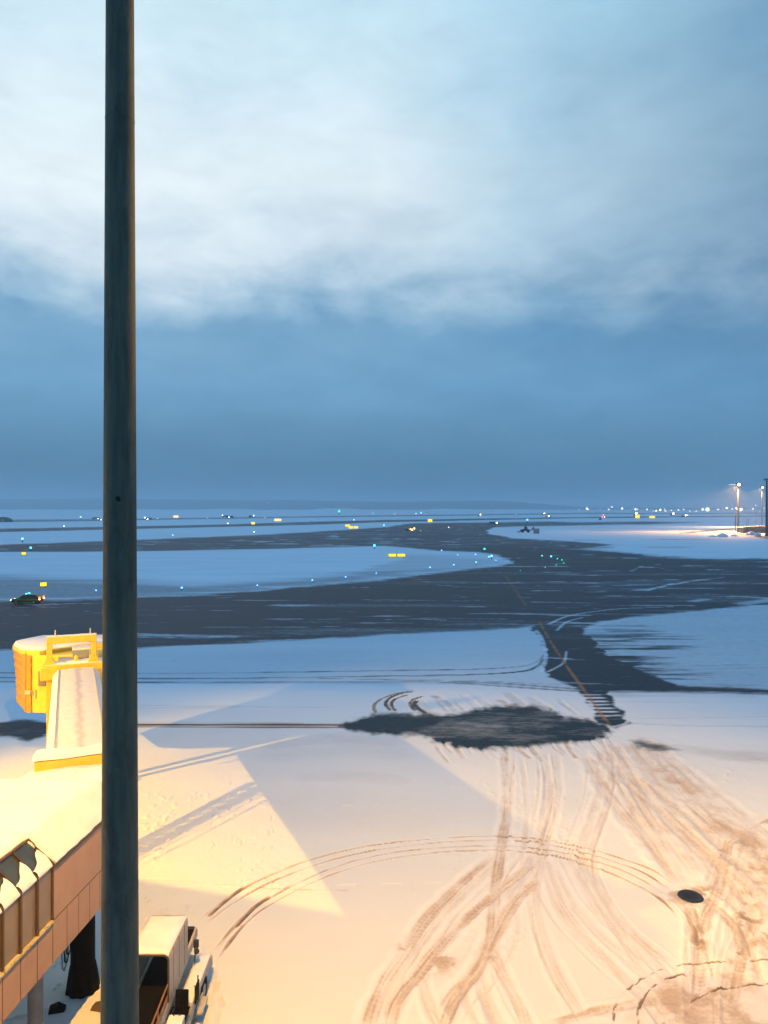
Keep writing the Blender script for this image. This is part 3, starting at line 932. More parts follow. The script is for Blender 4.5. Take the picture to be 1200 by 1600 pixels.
# ------------------------------------------------------------------ foreground light mast
mast = thing('light_mast', 'tall dark steel light mast standing close in front of the camera', 'light mast', (-3.215, 9.0, 0))
mb = MB()
rings = []
for k in range(40):
    z = k * .66
    r_ = (.535 - .0094 * z) / 2
    rings.append([(r_ * math.cos(a * 2 * math.pi / 40), r_ * math.sin(a * 2 * math.pi / 40), z) for a in range(40)])
mb.loft(rings)
mb.build('pole', M_pole, mast, smooth=True)
for z in (9.05, 14.9, 20.7):
    mb = MB()
    r_ = (.535 - .0094 * z) / 2
    mb.tube((0, 0, z), (0, 0, z + .012), r_ + .003, r_ + .003, 40)
    mb.build('weld_seam', M_pole, mast, smooth=True)
mb = MB()
r_ = (.535 - .0094 * 16.1) / 2
mb.tube((.04, -r_ - .004, 16.10), (.04, -r_ + .03, 16.10), .026, .026, 12).box((.055, -r_ - .002, 16.085), (.03, .03, .035))
mb.build('hand_hole', M_hole, mast)
mb = MB()
mb.tube((0, 0, 0), (0, 0, .05), .55, .55, 24)
for k in range(8):
    mb.tube((.42 * math.cos(k * .785), .42 * math.sin(k * .785), .05), (.42 * math.cos(k * .785), .42 * math.sin(k * .785), .16), .03, seg=6)
mb.build('base_plate', M_dark, mast)
mb = MB()
mb.box((0, 0, 25.9), (2.6, .14, .14)).box((0, 0, 25.4), (2.0, .1, .1))
mb.build('crossarm', M_dark, mast)
M_lamp = emit('sodium_lamp_glass', (1, .6, .18), 30)
for k, x in enumerate((-1.0, -.35, .35, 1.0)):
    mb = MB()
    mb.box((x, .28, 26.05), (.5, .36, .42), rot=Matrix.Rotation(R(35), 3, 'X').to_euler())
    fl = mb.build('floodlight', M_dark, mast, bevel=.03)
    mb = MB()
    mb.box((x, .40, 25.87), (.42, .02, .34), rot=Matrix.Rotation(R(35), 3, 'X').to_euler())
    mb.build('lamp_glass', M_lamp, fl)

# unseen plate added to cut the beam off at the far edge of the apron, about 65 m out
mb = MB()
zed = 25.6 - 1.3 * 25.6 / (65.5 - 9.35)
mb.box((0, .35 + 1.3, zed + .45), (4.4, .02, .9), rz=-.03)
for x in (-1.25, 1.25):
    mb.bar((x, .05, 25.9), (x, 1.65, 25.8), .05)
mb.build('beam_cutoff_plate', M_dark, mast)

# ------------------------------------------------------------------ fixed passenger walkway (left foreground)
# facade line: x = FX(D), eave 6.4 m, underside 3.76 m
FX = lambda D: -8.67 + (D - 22.26) * .083
ZE, ZB, ZS, ZR = 6.40, 3.76, 4.89, 7.07
D0, DW, D1 = 4.0, 19.8, 24.4
walk = thing('passenger_walkway', 'snow-topped elevated walkway with tinted windows at lower left', 'walkway', (-11, 20, 0))
WP = Vector((-11, 20, 0))
L_ = lambda v: Vector(v) - WP
WID = 9.0


def quadbox(mb, D_a, D_b, o0, o1, z0, z1):
    """a box along the facade: offsets o0..o1 to the right of the facade line"""
    p = [L_((FX(D_a) + o0, D_a, z0)), L_((FX(D_a) + o1, D_a, z0)), L_((FX(D_b) + o1, D_b, z0)), L_((FX(D_b) + o0, D_b, z0))]
    mb.prism(p, (0, 0, z1 - z0))


mb = MB()
quadbox(mb, DW, D1, -.12, 0, ZB, ZE)                 # clad wall beyond the windows
quadbox(mb, D0, DW, -.12, 0, ZB, ZS)                 # apron wall below the windows
quadbox(mb, D0, D1, -WID, -WID + .12, ZB, ZE)        # far side wall
mb.prism([L_((FX(D1) - WID, D1, ZB)), L_((FX(D1) - .12, D1, ZB)), L_((FX(D1) - .12, D1 - .12, ZB)), L_((FX(D1) - WID, D1 - .12, ZB))], (0, 0, ZE - ZB))
wall = mb.build('wall', M_wall, walk)
mb = MB()
quadbox(mb, DW, D1, 0, .004, ZS, ZS + .025)
mb.build('panel_joint', M_seam, wall)
for k in range(9):
    mb = MB()
    quadbox(mb, DW - .75 * k - .012, DW - .75 * k + .012, 0, .004, ZB, ZS - .03)
    mb.build('panel_joint', M_seam, wall)
for D in (20.55, 21.2, 21.85, 22.5, 23.2, 23.9):
    mb = MB()
    quadbox(mb, D - .008, D + .008, 0, .004, ZB, ZS - .01)
    mb.build('panel_joint', M_seam, wall)
mb = MB()
quadbox(mb, D0, D1, -WID + .12, -.12, ZB + .02, ZB + .25)
mb.build('floor_slab', M_dark, walk)
mulls = [DW - .75 * k for k in range(0, 18)]
for k in range(9):
    Da, Db = mulls[k + 1], mulls[k]
    mb = MB()
    quadbox(mb, Da + .03, Db - .03, -.06, -.035, ZS + .06, ZE - .02)
    win = mb.build('window', M_glass, walk)
    mb = MB()
    quadbox(mb, Da - .035 + .0, Da + .035, -.08, .03, ZS + .06, ZE - .02)
    mb.build('mullion', M_mull, win)
mb = MB()
quadbox(mb, DW - .03, DW + .03, -.08, .02, ZS, ZE - .02)
mb.build('mullion', M_mull, walk)
mb = MB()
quadbox(mb, D0, DW - .04, -.06, .055, ZS, ZS + .055)
quadbox(mb, D0, DW - 1.6, -.05, .03, ZS + .055, ZS + .09)
mb.build('window_sill', M_sill, walk)
# sloping rooflights along the eave
ch = .66
for k in range(9):
    Da, Db = mulls[k + 1], mulls[k]
    mb = MB()
    p = [L_((FX(Da + .03) - .02, Da + .03, ZE)), L_((FX(Db - .03) - .02, Db - .03, ZE)), L_((FX(Db - .03) - ch, Db - .03, ZR - .02)), L_((FX(Da + .03) - ch, Da + .03, ZR - .02))]
    mb.prism(p, (-.02, 0, -.03))
    sk = mb.build('rooflight', M_skyglass, walk)
    mb = MB()
    for D in ((Da,) if k else (Da, Db)):
        mb.bar(L_((FX(D) + .02, D, ZE + .01)), L_((FX(D) - ch - .02, D, ZR + .03)), .05, .07)
    mb.bar(L_((FX(Da) - ch, Da, ZR + .02)), L_((FX(Db) - ch, Db, ZR + .02)), .06, .05)
    mb.build('rooflight_frame', M_mull, sk)
    # slumped snow at the foot of the pane
    mb = MB()
    rws = []
    n_ = 16
    for j in range(9):
        s = j / 8
        row = []
        for i in range(n_ + 1):
            D = Da + .04 + (Db - Da - .08) * i / n_
            # snow reaches higher on the far side of each pane
            hgt = (.20 + .42 * (i / n_) ** 1.6 + .10 * float(vnoise(np.array([D * 5.]), np.array([k * 3.1]), 77)[0])) * ch
            o = -hgt * s
            thick = .075 * math.sin(math.pi * min(1, (1 - s) * 1.0 + .02)) ** .5 * (.7 + .5 * float(vnoise(np.array([D * 6.]), np.array([s * 4]), 78)[0])) + .004
            if s == 0:
                thick = .03
            row.append(L_((FX(D) + o + thick * .7, D, ZE - o * (ZR - ZE) / ch + thick * .7)))
        rws.append(row)
    low = [[L_((FX(Da + .04 + (Db - Da - .08) * i / n_) + .01, Da + .04 + (Db - Da - .08) * i / n_, ZE - .02)) for i in range(n_ + 1)]]
    mb.loft(low + rws, closed=False)
    mb.build('slumped_snow', M_snow, sk, smooth='all')


# the snow lying on the roof: a heightfield with a rounded lip
def roof_snow():
    mb = MB()
    nD, nO = 130, 46
    rows = []
    for i in range(nD + 1):
        D = D0 + (D1 + .04 - D0) * (i / nD)
        row = []
        for j in range(nO + 1):
            s = (j / nO) ** 1.6
            jag = .05 * (float(vnoise(np.array([D * 3.3]), np.array([1.5]), 81)[0]) - .5) + .03 * (float(vnoise(np.array([D * 11.]), np.array([4.5]), 82)[0]) - .5)
            start = (-.06 - jag) if D > DW + .04 else ch + .05 - jag * .5
            o = start + (WID + .1 - start) * s
            endd = D1 + .04 - D
            base = ZE + min(max(o, 0) * (ZR - ZE) / ch, max(endd, 0) * (ZR - ZE) / ch + .02, ZR - ZE)
            lip = min(1, (o - start) / .14 + .05, endd / .12 + .05)
            th = .17 * math.sqrt(max(0, lip)) * (.85 + .3 * float(fbm(np.array([D * .9]), np.array([o * .9]), 83, 3)[0]))
            row.append(L_((FX(D) - o, D, base + th)))
        rows.append(row)
    # skirt under the lip
    rows2 = []
    for r in rows:
        a = r[0]
        rows2.append([Vector((a.x - .05, a.y, a.z - .05))] + r)
    mb.loft(rows2, closed=False)
    # deck under the snow
    o = mb.build('roof_snow', M_snow, walk, smooth='all')
    mb = MB()
    p = [L_((FX(D0) - .02, D0, ZE)), L_((FX(D0) - ch, D0, ZR - .05)), L_((FX(D0) - WID, D0, ZR - .05)), L_((FX(D0) - WID, D0, ZE))]
    mb.prism([L_((FX(DW) - .02, DW, ZE)), L_((FX(DW) - ch, DW, ZR - .05)), L_((FX(DW) - WID, DW, ZR - .05)), L_((FX(DW) - WID, DW, ZE))], Vector((FX(D1 - .7) - FX(DW), D1 - .7 - DW, 0)))
    p = [L_((FX(D0) - ch, D0, ZE)), L_((FX(D0) - ch, D0, ZR - .05)), L_((FX(D0) - WID, D0, ZR - .05)), L_((FX(D0) - WID, D0, ZE))]
    mb.prism(p, Vector((FX(DW) - FX(D0), DW - D0, 0)))
    mb.build('roof_deck', M_trim, walk)
    mb = MB()
    quadbox(mb, DW, D1, .002, .045, ZE - .09, ZE - .005)
    mb.build('eave_gutter', M_mull, walk)


roof_snow()
# columns under the walkway
mb = MB()
mb.tube(L_((-9.62, 20.4, 0)), L_((-9.62, 20.4, ZB)), .20, .20, 24)
colm = mb.build('column', M_conc, walk, smooth=True)
mb = MB()
mb.tube(L_((-9.36, 20.25, ZB)), L_((-9.36, 20.25, ZB - .55)), .02, seg=8)
mb.build('drain_pipe', M_trim, walk)

# ------------------------------------------------------------------ added unseen wing, left of the view; it keeps the left floodlight off the ground under the walkway
blocker = thing('light_blocker', 'added unseen wing with a snowy flat roof left of the walkway', 'light blocker', (-28, 18, 0))
LW = lambda x, y, z: Vector((x + 28, y - 18, z))
foot = [(-34, 8), (-24.6, 8), (-24.6, 25.45), (-34, 28.3)]
mb = MB()
mb.prism([LW(x, y, 0) for x, y in foot], (0, 0, 10.1))
ww = mb.build('wall', M_wall, blocker)
mb = MB()
mb.prism([LW(x, y, 10.1) for x, y in foot], (0, 0, .2))
mb.build('roof_snow', M_snow, blocker, bevel=.05)
for fl in range(2):  # window panes dress the added block as a building
    for k in range(6):
        mb = MB()
        mb.box(LW(-24.57, 9.8 + 2.7 * k, 3.2 + 4 * fl), (.06, 2.2, 2.0))
        mb.build('window', M_glass, blocker)

# ------------------------------------------------------------------ jet bridge
P0 = Vector((-11.20, 27.27, 0))
P1 = Vector((-17.25, 41.44, 0))
td = (P1 - P0).normalized()
tr = Vector((td.y, -td.x, 0))
jet = thing('jet_bridge', 'yellow jet bridge with frosted tunnel roof and boxy cab at left', 'jet bridge', P0)
Lj = lambda v: Vector(v) - P0


def T(s, o, z):
    """point on the tunnel: s along, o to the right, z up"""
    return td * s + tr * o + Vector((0, 0, z))


TL = (P1 - P0).length
# rotunda
mb = MB()
rc = Vector((-10.75, 25.75, 0))
mb.tube(Lj((*rc.xy, 3.7)), Lj((*rc.xy, 6.45)), 1.75, 1.75, 40)
rot = mb.build('rotunda', M_yellow, jet, smooth=True)
mb = MB()
rings = []
for r_, z in ((1.80, 6.40), (1.92, 6.43), (1.95, 6.52), (1.85, 6.62), (1.5, 6.68), (.8, 6.71), (.05, 6.72)):
    rings.append([Lj((rc.x + r_ * (1 + .03 * math.sin(5 * a + r_)) * math.cos(a), rc.y + r_ * (1 + .03 * math.sin(4 * a)) * math.sin(a), z + .02 * math.sin(3 * a + 9 * r_))) for a in [i * 2 * math.pi / 48 for i in range(48)]])
mb.loft(rings)
mb.build('rotunda_snow', M_snow, rot, smooth='all')
# pedestal with flared rubber foot
mb = MB()
pc = Vector((-10.0, 24.55, 0))
mb.tube(Lj((*pc.xy, 0)), Lj((*pc.xy, 3.9)), .385, .385, 28)
ped = mb.build('pedestal', M_black, jet, smooth=True)  # rubber black puts the column's shade into its colour
mb = MB()
rings = []
for r_, z in ((.53, 0), (.50, .25), (.46, .55), (.42, .78), (.40, .84)):
    rings.append([Lj((pc.x + r_ * (1 + .05 * math.cos(10 * a) * (1 - z / 1.1)) * math.cos(a), pc.y + r_ * (1 + .05 * math.cos(10 * a) * (1 - z / 1.1)) * math.sin(a), z)) for a in [i * 2 * math.pi / 60 for i in range(60)]])
mb.loft(rings)
mb.build('rubber_skirt', M_black, ped, smooth=True)
for k in range(3):
    mb = MB()
    x = pc.x - .42 - .07 * k
    top, low = 2.75 - .06 * k, 1.35 - .25 * k
    pts = [Lj((x + .12, pc.y - .25, 2.9)), Lj((x, pc.y - .3, top)), Lj((x - .03, pc.y - .3, (top + low) / 2)), Lj((x + .01, pc.y - .3, low)), Lj((x + .07, pc.y - .3, low - .06)), Lj((x + .12, pc.y - .28, low + .1)), Lj((x + .10, pc.y - .28, 2.2)), Lj((x + .12, pc.y - .25, 2.8))]
    mb.path([Vector((p_[0], p_[1], p_[2])) for p_ in spline([(p.x, p.y, p.z) for p in pts], .1)] if False else pts, .018 + .004 * k, 8)
    mb.build('hanging_hose', M_black if k < 2 else M_trim, ped, smooth=True)

# collar where tunnel meets rotunda
mb = MB()
hw = 1.52
mb.prism([T(-.75, -hw, 4.88), T(-.75, hw, 4.88), T(-.75, hw, 7.02), T(-.75, -hw, 7.02)], td * .75)
coll = mb.build('collar', M_yellow, jet, bevel=.04)
mb = MB()
rings = []
for i in range(7):
    s = -.80 + .86 * i / 6
    row = []
    for j in range(25):
        o = -hw - .06 + (2 * hw + .12) * j / 24
        e = min(1, (1 - abs(o) / (hw + .06)) / .06 + .02, min(i, 6 - i) / 1.2 + .05)
        row.append(T(s, o, 7.0 + .24 * math.sqrt(max(0, e)) * (.9 + .2 * math.sin(o * 3 + i))))
    rings.append(row)
mb.loft(rings, closed=False)
mb.build('collar_snow', M_snow, coll, smooth='all')
# tunnel body with sloping shoulders
w2 = 1.18
prof = [(-w2, 4.9), (w2, 4.9), (w2, 6.62), (w2 - .28, 6.95), (-w2 + .28, 6.95), (-w2, 6.62)]
mb = MB()
mb.prism([T(0.02, o, z) for o, z in prof], td * (TL - .02))
tun = mb.build('tunnel', M_yellow, jet)
mb = MB()
rings = []
for i in range(61):
    s = .05 + (TL - .15) * i / 60
    rings.append([T(s, o, 6.958 + .05 * (1 - (o / .86) ** 2) + .012 * (float(fbm(np.array([s * 1.2]), np.array([o * 4]), 91, 3)[0]) - .5)) for o in [-.86 + 1.72 * j / 24 for j in range(25)]])
mb.loft(rings, closed=False)
mb.build('roof_panel', M_roofpanel, tun, smooth='all')
mb = MB()
for sgn in (-1, 1):
    mb.prism([T(.03, sgn * .875, 6.955), T(.03, sgn * .90, 6.955), T(.03, sgn * .90, 7.0), T(.03, sgn * .875, 7.0)], td * (TL - .1))
mb.build('roof_rail', M_trim, tun)
mb = MB()
for sgn in (-1, 1):
    pts = [T(.04, sgn * (w2 + .01), 6.60), T(.04, sgn * (w2 + .01), 6.66), T(.04, sgn * (w2 - .27), 6.985), T(.04, sgn * (w2 - .27), 6.955)]
    mb.prism(pts, td * (TL - .1))
mb.build('shoulder_snow', M_snow, tun)
# side ribs of the tunnel
for sgn in (-1, 1):
    for k in range(14):
        mb = MB()
        q = .5 + k * 1.08
        mb.prism([T(q, sgn * w2, 4.95), T(q, sgn * (w2 + .05), 4.95), T(q, sgn * (w2 + .05), 6.58), T(q, sgn * w2, 6.58)], td * .07)
        mb.build('side_rib', M_yellow, tun)

# lifting frame at the outer end: a crosshead, two columns, a portal above the roof
sF = TL + .1
mb = MB()
mb.prism([T(sF, -1.85, 6.35), T(sF, 1.85, 6.35), T(sF, 1.85, 7.08), T(sF, 1.45, 7.20), T(sF, -1.45, 7.20), T(sF, -1.85, 7.08)], td * .8)
cross = mb.build('crosshead', M_yellow, jet, bevel=.05)
mb = MB()
for i in range(1):
    rings = []
    for a_ in range(9):
        row = []
        for j in range(25):
            o = -1.6 + 3.2 * j / 24
            e = min(1, (1 - abs(o) / 1.6) / .1 + .03, min(a_, 8 - a_) / 2 + .05)
            row.append(T(sF + .02 + .76 * a_ / 8, o, 7.16 + .14 * math.sqrt(max(0, e)) * (.6 + .8 * float(fbm(np.array([o * 2.]), np.array([a_ * .5]), 93, 3)[0]))))
        rings.append(row)
    mb.loft(rings, closed=False)
mb.build('crosshead_snow', M_snow, cross, smooth='all')
frame = None
for oc, rod in ((-1.38, -1.08), (.92, .74)):
    mb = MB()
    mb.prism([T(sF + .15, oc - .15, .9), T(sF + .15, oc + .15, .9), T(sF + .45, oc + .15, .9), T(sF + .45, oc - .15, .9)], (0, 0, 7.78))
    mb.build('lift_column', M_yellow, jet, bevel=.02)
    mb = MB()
    mb.prism([T(sF + .05, oc - .4, 7.05), T(sF + .05, oc + .4, 7.05), T(sF + .05, oc + .16, 7.55), T(sF + .05, oc - .16, 7.55)], td * .45)
    mb.build('gusset', M_yellow, jet)
    mb = MB()
    mb.tube(T(sF + .2, rod, 8.3), T(sF + .2, rod, 9.12), .035, seg=8)
    mb.build('lift_rod', M_trim, jet)
mb = MB()
mb.prism([T(sF + .12, -1.54, 8.36), T(sF + .12, 1.08, 8.36), T(sF + .12, 1.08, 8.74), T(sF + .12, -1.54, 8.74)], td * .36)
pb = mb.build('portal_beam', M_yellow, jet, bevel=.03)
mb = MB()
mb.prism([T(sF + .13, -1.53, 8.735), T(sF + .13, 1.07, 8.735), T(sF + .46, 1.07, 8.735), T(sF + .46, -1.53, 8.735)], (0, 0, .05))
mb.build('beam_snow', M_snow, pb, bevel=.02)
mb = MB()
for o in (.72, 1.15):
    mb.path([T(sF + .7, o, 7.1), T(sF + .7, o, 7.75)], .025, 8)
mb.path([T(sF + .7, .72, 7.75), T(sF + .7, 1.15, 7.75)], .025, 8)
mb.build('guard_rail', M_trim, jet, smooth=True)
mb = MB()
mb.prism([T(sF + .9, -.95, 7.2), T(sF + .9, 1.0, 7.2), T(sF + 2.2, 1.0, 7.2), T(sF + 2.2, -.95, 7.2)], (0, 0, .12))
mb.prism([T(sF + 1.2, -.2, 7.3), T(sF + 1.2, 1.0, 7.3), T(sF + 2.1, 1.0, 7.3), T(sF + 2.1, -.2, 7.3)], (0, 0, .42))
ac = mb.build('roof_unit', M_grey, jet, bevel=.03)
mb = MB()
mb.prism([T(sF + 1.2, -.2, 7.722), T(sF + 1.2, 1.0, 7.722), T(sF + 2.1, 1.0, 7.722), T(sF + 2.1, -.2, 7.722)], (0, 0, .09))
mb.build('unit_snow', M_snow, ac, bevel=.03)
mb = MB()
mb.ball(T(sF + .3, 0, 7.45), (.12, .12, .16)).tube(T(sF + .3, 0, 7.2), T(sF + .3, 0, 7.4), .09)
mb.build('beacon', M_yellow, jet, smooth=True)
# wheel bogie
mb = MB()
mb.prism([T(sF - .1, -1.7, .7), T(sF + .7, -1.7, .7), T(sF + .7, 1.7, .7), T(sF - .1, 1.7, .7)], (0, 0, .3))
bog = mb.build('bogie', M_dark, jet)
for o in (-1.2, -.7, .7, 1.2):
    mb = MB()
    mb.tube(T(sF + .3, o - .18, .55), T(sF + .3, o + .18, .55), .55, .55, 24)
    mb.build('wheel', M_black, bog)
# cab: walls, curved hood and folding canopy
mb = MB()
cab_plan = [(-19.55, 42.75), (-20.8, 43.0), (-22.2, 45.4), (-21.5, 47.4), (-17.2, 47.6), (-16.6, 43.0)]
mb.prism([Lj((x, y, 4.05)) for x, y in cab_plan], (0, 0, 3.36))
cab = mb.build('cab', M_yellow, jet, bevel=.06)
mb = MB()
hood = [(-19.95, 42.85), (-21.2, 43.2), (-22.35, 44.6), (-22.75, 45.6), (-22.0, 47.5), (-17.2, 47.7), (-16.6, 45.6), (-18.4, 44.6)]
rings = []
for z, g in ((7.38, .97), (7.42, 1.02), (7.60, 1.02), (7.68, .97)):
    cxy = Vector((-20, 45.4))
    rings.append([Lj((cxy.x + (x - cxy.x) * g, cxy.y + (y - cxy.y) * g, z)) for x, y in hood])
mb.loft(rings)
hd = mb.build('hood', M_yellow, jet)
mb = MB()
rings = []
for z, g in ((7.63, 1.0), (7.72, .99), (7.80, .9), (7.84, .3)):
    rings.append([Lj((cxy.x + (x - cxy.x) * g, cxy.y + (y - cxy.y) * g, z)) for x, y in hood])
mb.loft(rings)
mb.build('hood_snow', M_snow, hd, smooth='all')
mb = MB()
# bellows: pleated flap on the left
rings = []
for k in range(15):
    z = 4.0 + 3.55 * k / 14
    bul = .30 * math.sin(math.pi * (k / 14) ** .8) * 0 + .25 * (k / 14) ** 2
    pl = .06 * (k % 2)
    rings.append([Lj((-20.86, 43.02, z)), Lj((-21.55 - bul - pl, 44.1, z)), Lj((-22.55 - bul - pl, 45.4, z)), Lj((-22.2 - bul, 46.2, z)), Lj((-21.4, 45.4, z))])
mb.loft(rings)
mb.build('folding_canopy', M_orange, jet)
mb = MB()
mb.box(Lj((-20.62, 42.93, 5.72)), (.30, .10, 3.3), rz=-.2)
mb.build('corner_post', M_orange, jet)
mb = MB()
mb.box(Lj((-20.62, 42.84, 5.25)), (.34, .12, .22), rz=-.2).box(Lj((-20.22, 42.83, 5.15)), (.08, .05, .5), rz=-.2)
mb.build('latch', M_trim, jet)
mb = MB()
mb.box(Lj((-19.80, 42.79, 6.05)), (.46, .06, .85), rz=-.2)
mb.build('cab_window', M_glass, jet)
# ladder on the right of the outer end
mb = MB()
for o in (1.24, 1.6):
    mb.tube(T(TL - .35, o, 3.2), T(TL - .35, o, 6.9), .028, seg=8)
for k in range(13):
    mb.tube(T(TL - .35, 1.24, 3.35 + k * .28), T(TL - .35, 1.6, 3.35 + k * .28), .02, seg=6)
mb.build('ladder', M_trim, jet)
# service stair down to the apron beside the tunnel
sA, sB = Vector((-14.15, 38.7, 3.75)), Vector((-13.0, 32.3, 0.05))
vdir = (sB - sA)
hn = Vector((vdir.y, -vdir.x, 0)).normalized()
mb = MB()
for sgn in (-.5, .5):
    mb.bar(Lj(sA + hn * sgn), Lj(sB + hn * sgn), .07, .28)
    for hgt in (.95, .5):
        mb.bar(Lj(sA + hn * sgn + Vector((0, 0, hgt))), Lj(sB + hn * sgn + Vector((0, 0, hgt))), .04)
    for k in range(6):
        p = sA + vdir * (k / 5) + hn * sgn
        mb.bar(Lj(p), Lj(p + Vector((0, 0, .95))), .04)
st = mb.build('service_stair', M_trim, jet)
for k in range(14):  # panels added behind the mast so the stair's shadow falls in dashes
    a_, b_ = sA + vdir * ((k + .22) / 14) + hn * .53, sA + vdir * ((k + .78) / 14) + hn * .53
    mb = MB()
    mb.prism([Lj(a_ + Vector((0, 0, .12))), Lj(b_ + Vector((0, 0, .12))), Lj(b_ + Vector((0, 0, 1.0))), Lj(a_ + Vector((0, 0, 1.0)))], hn * .02)
    mb.build('shadow_panel', M_trim, st)
mb = MB()
for k in range(15):
    p = sA + vdir * ((k + .5) / 15)
    mb.box(Lj(p), (.96, .20, .03), rz=math.atan2(hn.y, hn.x))
mb.build('stair_tread', M_grey, st)

# ------------------------------------------------------------------ belt loader parked by the mast
BL = Vector((-6.8, 21.5, 0))
bl = thing('belt_loader', 'snow-dusted baggage belt loader with covered conveyor beside the light mast', 'belt loader', BL)
M_white = mat('grimy_shade_toned_paint', (.50, .42, .31), .45, 0, .10, 3, .05, stain=((.22, .16, .11, 1), .7))  # grimy paint; the shade of the canopy side is put into the tan
M_rust = mat('orange_brown_rail', (.35, .15, .06), .5, .2, .3, 6)
tilt = .06
RL = Vector((0, 0, 0))


def B(x, y, z):
    return Vector((x, y, z))


mb = MB()
mb.box((.24, .3, .62), (1.5, 6.6, .34)).box((.24, 3.69, .55), (1.4, .18, .3)).box((.24, -3.09, .55), (1.4, .18, .3))
ch_ = mb.build('chassis', M_white, bl, bevel=.04)
for x in (-.45, .88):
    for y in (-1.9, 2.3):
        mb = MB()
        mb.tube((x - .13, y, .42), (x + .13, y, .42), .42, .42, 24)
        wh = mb.build('wheel', M_black, bl)
        mb = MB()
        mb.tube((x - .14, y, .42), (x + .14, y, .42), .2, .2, 16)
        mb.build('rim', M_grey, wh)
# conveyor: side beams, belt, end rollers, rails
yb0, yb1, zb0, zb1 = -5.6, 3.3, .95, 1.75
bz = lambda y: zb0 + (zb1 - zb0) * (y - yb0) / (yb1 - yb0)
mb = MB()
for x in (-.56, .50):
    mb.bar((x, yb0, bz(yb0)), (x, yb1, bz(yb1)), .08, .28)
cv = mb.build('conveyor_frame', M_white, bl)
mb = MB()
mb.bar((-.03, yb0 + .05, bz(yb0) + .08), (-.03, yb1 - .05, bz(yb1) + .08), .94, .10)
mb.build('conveyor_belt', M_black, cv)
for y in (yb0, yb1):
    mb = MB()
    mb.tube((-.5, y, bz(y) + .05), (.44, y, bz(y) + .05), .11, seg=16)
    mb.build('roller', M_dark, cv, smooth=True)
mb = MB()
for h_ in (.35, .68):
    mb.path([B(.52, yb0 + .7, bz(yb0 + .7) + h_), B(.52, .0, bz(0) + h_)], .025, 8)
for k in range(6):
    y = yb0 + .7 + k * (4.9 / 5)
    mb.tube((.52, y, bz(y)), (.52, y, bz(y) + .68), .022, seg=8)
mb.build('side_rail', M_rust, cv, smooth=True)
# canopy over the conveyor: hollow hull with rounded shoulders and dark edging
def hull(x0, x1, z0, z1, y, r):
    pts = [(x0, z0)]
    for k in range(6):
        a = math.pi - k * math.pi / 10
        pts.append((x0 + r + r * math.cos(a), z1 - r + r * math.sin(a)))
    for k in range(6):
        a = math.pi / 2 - k * math.pi / 10
        pts.append((x1 - r + r * math.cos(a), z1 - r + r * math.sin(a)))
    pts.append((x1, z0))
    return [Vector((x, y, z)) for x, z in pts]


ya, yb = -.02, 2.05
mb = MB()
outer0, outer1 = hull(-.68, .55, 1.62, 2.98, ya, .16), hull(-.68, .55, 1.50, 3.00, yb, .16)
inner0, inner1 = hull(-.64, .51, 1.62, 2.94, ya, .13), hull(-.64, .51, 1.50, 2.96, yb, .13)
for ringA, ringB in ((outer0, outer1), (inner0, inner1), (outer0, inner0), (outer1, inner1)):
    for i in range(len(ringA) - 1):
        vs = [mb.bm.verts.new(p) for p in (ringA[i], ringA[i + 1], ringB[i + 1], ringB[i])]
        mb.bm.faces.new(vs)
bmesh.ops.remove_doubles(mb.bm, verts=mb.bm.verts, dist=.0005)
can = mb.build('canopy', M_white, bl)
mb = MB()
q = hull(-.67, .54, 1.62, 2.97, ya - .015, .15)
for a_, b_ in zip(q[:-1], q[1:]):
    mb.tube(a_, b_, .028, seg=8)
mb.build('canopy_edging', M_seam, can, smooth=True)
mb = MB()
rings = []
for i in range(21):
    y = ya + .02 + (yb - ya - .04) * i / 20
    row = []
    for j in range(17):
        x = -.66 + 1.19 * j / 16
        e = min(1, (.6 - abs(x + .065)) / .12 + .02, min(i, 20 - i) / 2.0 + .03)
        row.append(Vector((x, y, 2.93 + .0 + .13 * math.sqrt(max(0, e)) * (.85 + .3 * float(fbm(np.array([x * 2]), np.array([y * 2]), 97, 3)[0])))))
    rings.append(row)
mb.loft(rings, closed=False)
mb.build('canopy_snow', M_snow, can, smooth='all')
# driver's side: deck, engine cover, seat, steering, mirror
mb = MB()
mb.box((.80, 1.95, .92), (.46, 2.5, .26)).box((.80, -.55, .95), (.46, 1.0, .5))
dk = mb.build('engine_cover', M_white, bl, bevel=.04)
mb = MB()
rings = []
for i in range(15):
    y = .75 + 2.42 * i / 14
    rings.append([Vector((x, y, 1.05 + .07 * math.sqrt(max(0, min(1, (.22 - abs(x - .80)) / .06 + .05, min(i, 14 - i) / 1.5 + .05))) * (.6 + .9 * float(fbm(np.array([x * 3]), np.array([y * 2]), 98, 3)[0])))) for x in [.58 + .44 * j / 10 for j in range(11)]])
mb.loft(rings, closed=False)
mb.build('deck_snow', M_snow, dk, smooth='all')
mb = MB()
mb.box((.80, -.55, 1.235), (.46, 1.0, .08))
mb.build('cover_snow', M_snow, dk, bevel=.03)
mb = MB()
mb.box((.78, .33, 1.0), (.42, .42, .14)).box((.78, .52, 1.32), (.38, .10, .56), rot=Matrix.Rotation(R(-8), 3, 'X').to_euler())
mb.box((.54, .3, 1.15), (.06, .34, .06)).box((1.02, .3, 1.15), (.06, .34, .06))
mb.build('seat', M_black, bl, bevel=.04)
mb = MB()
mb.tube((.80, -.05, 1.0), (.80, .02, 1.32), .025, seg=8)
for k in range(12):
    a0, a1 = k * math.pi / 6, (k + 1) * math.pi / 6
    mb.tube((.80 + .17 * math.cos(a0), .02 + .14 * math.sin(a0), 1.33 + .07 * math.sin(a0)), (.80 + .17 * math.cos(a1), .02 + .14 * math.sin(a1), 1.33 + .07 * math.sin(a1)), .014, seg=6)
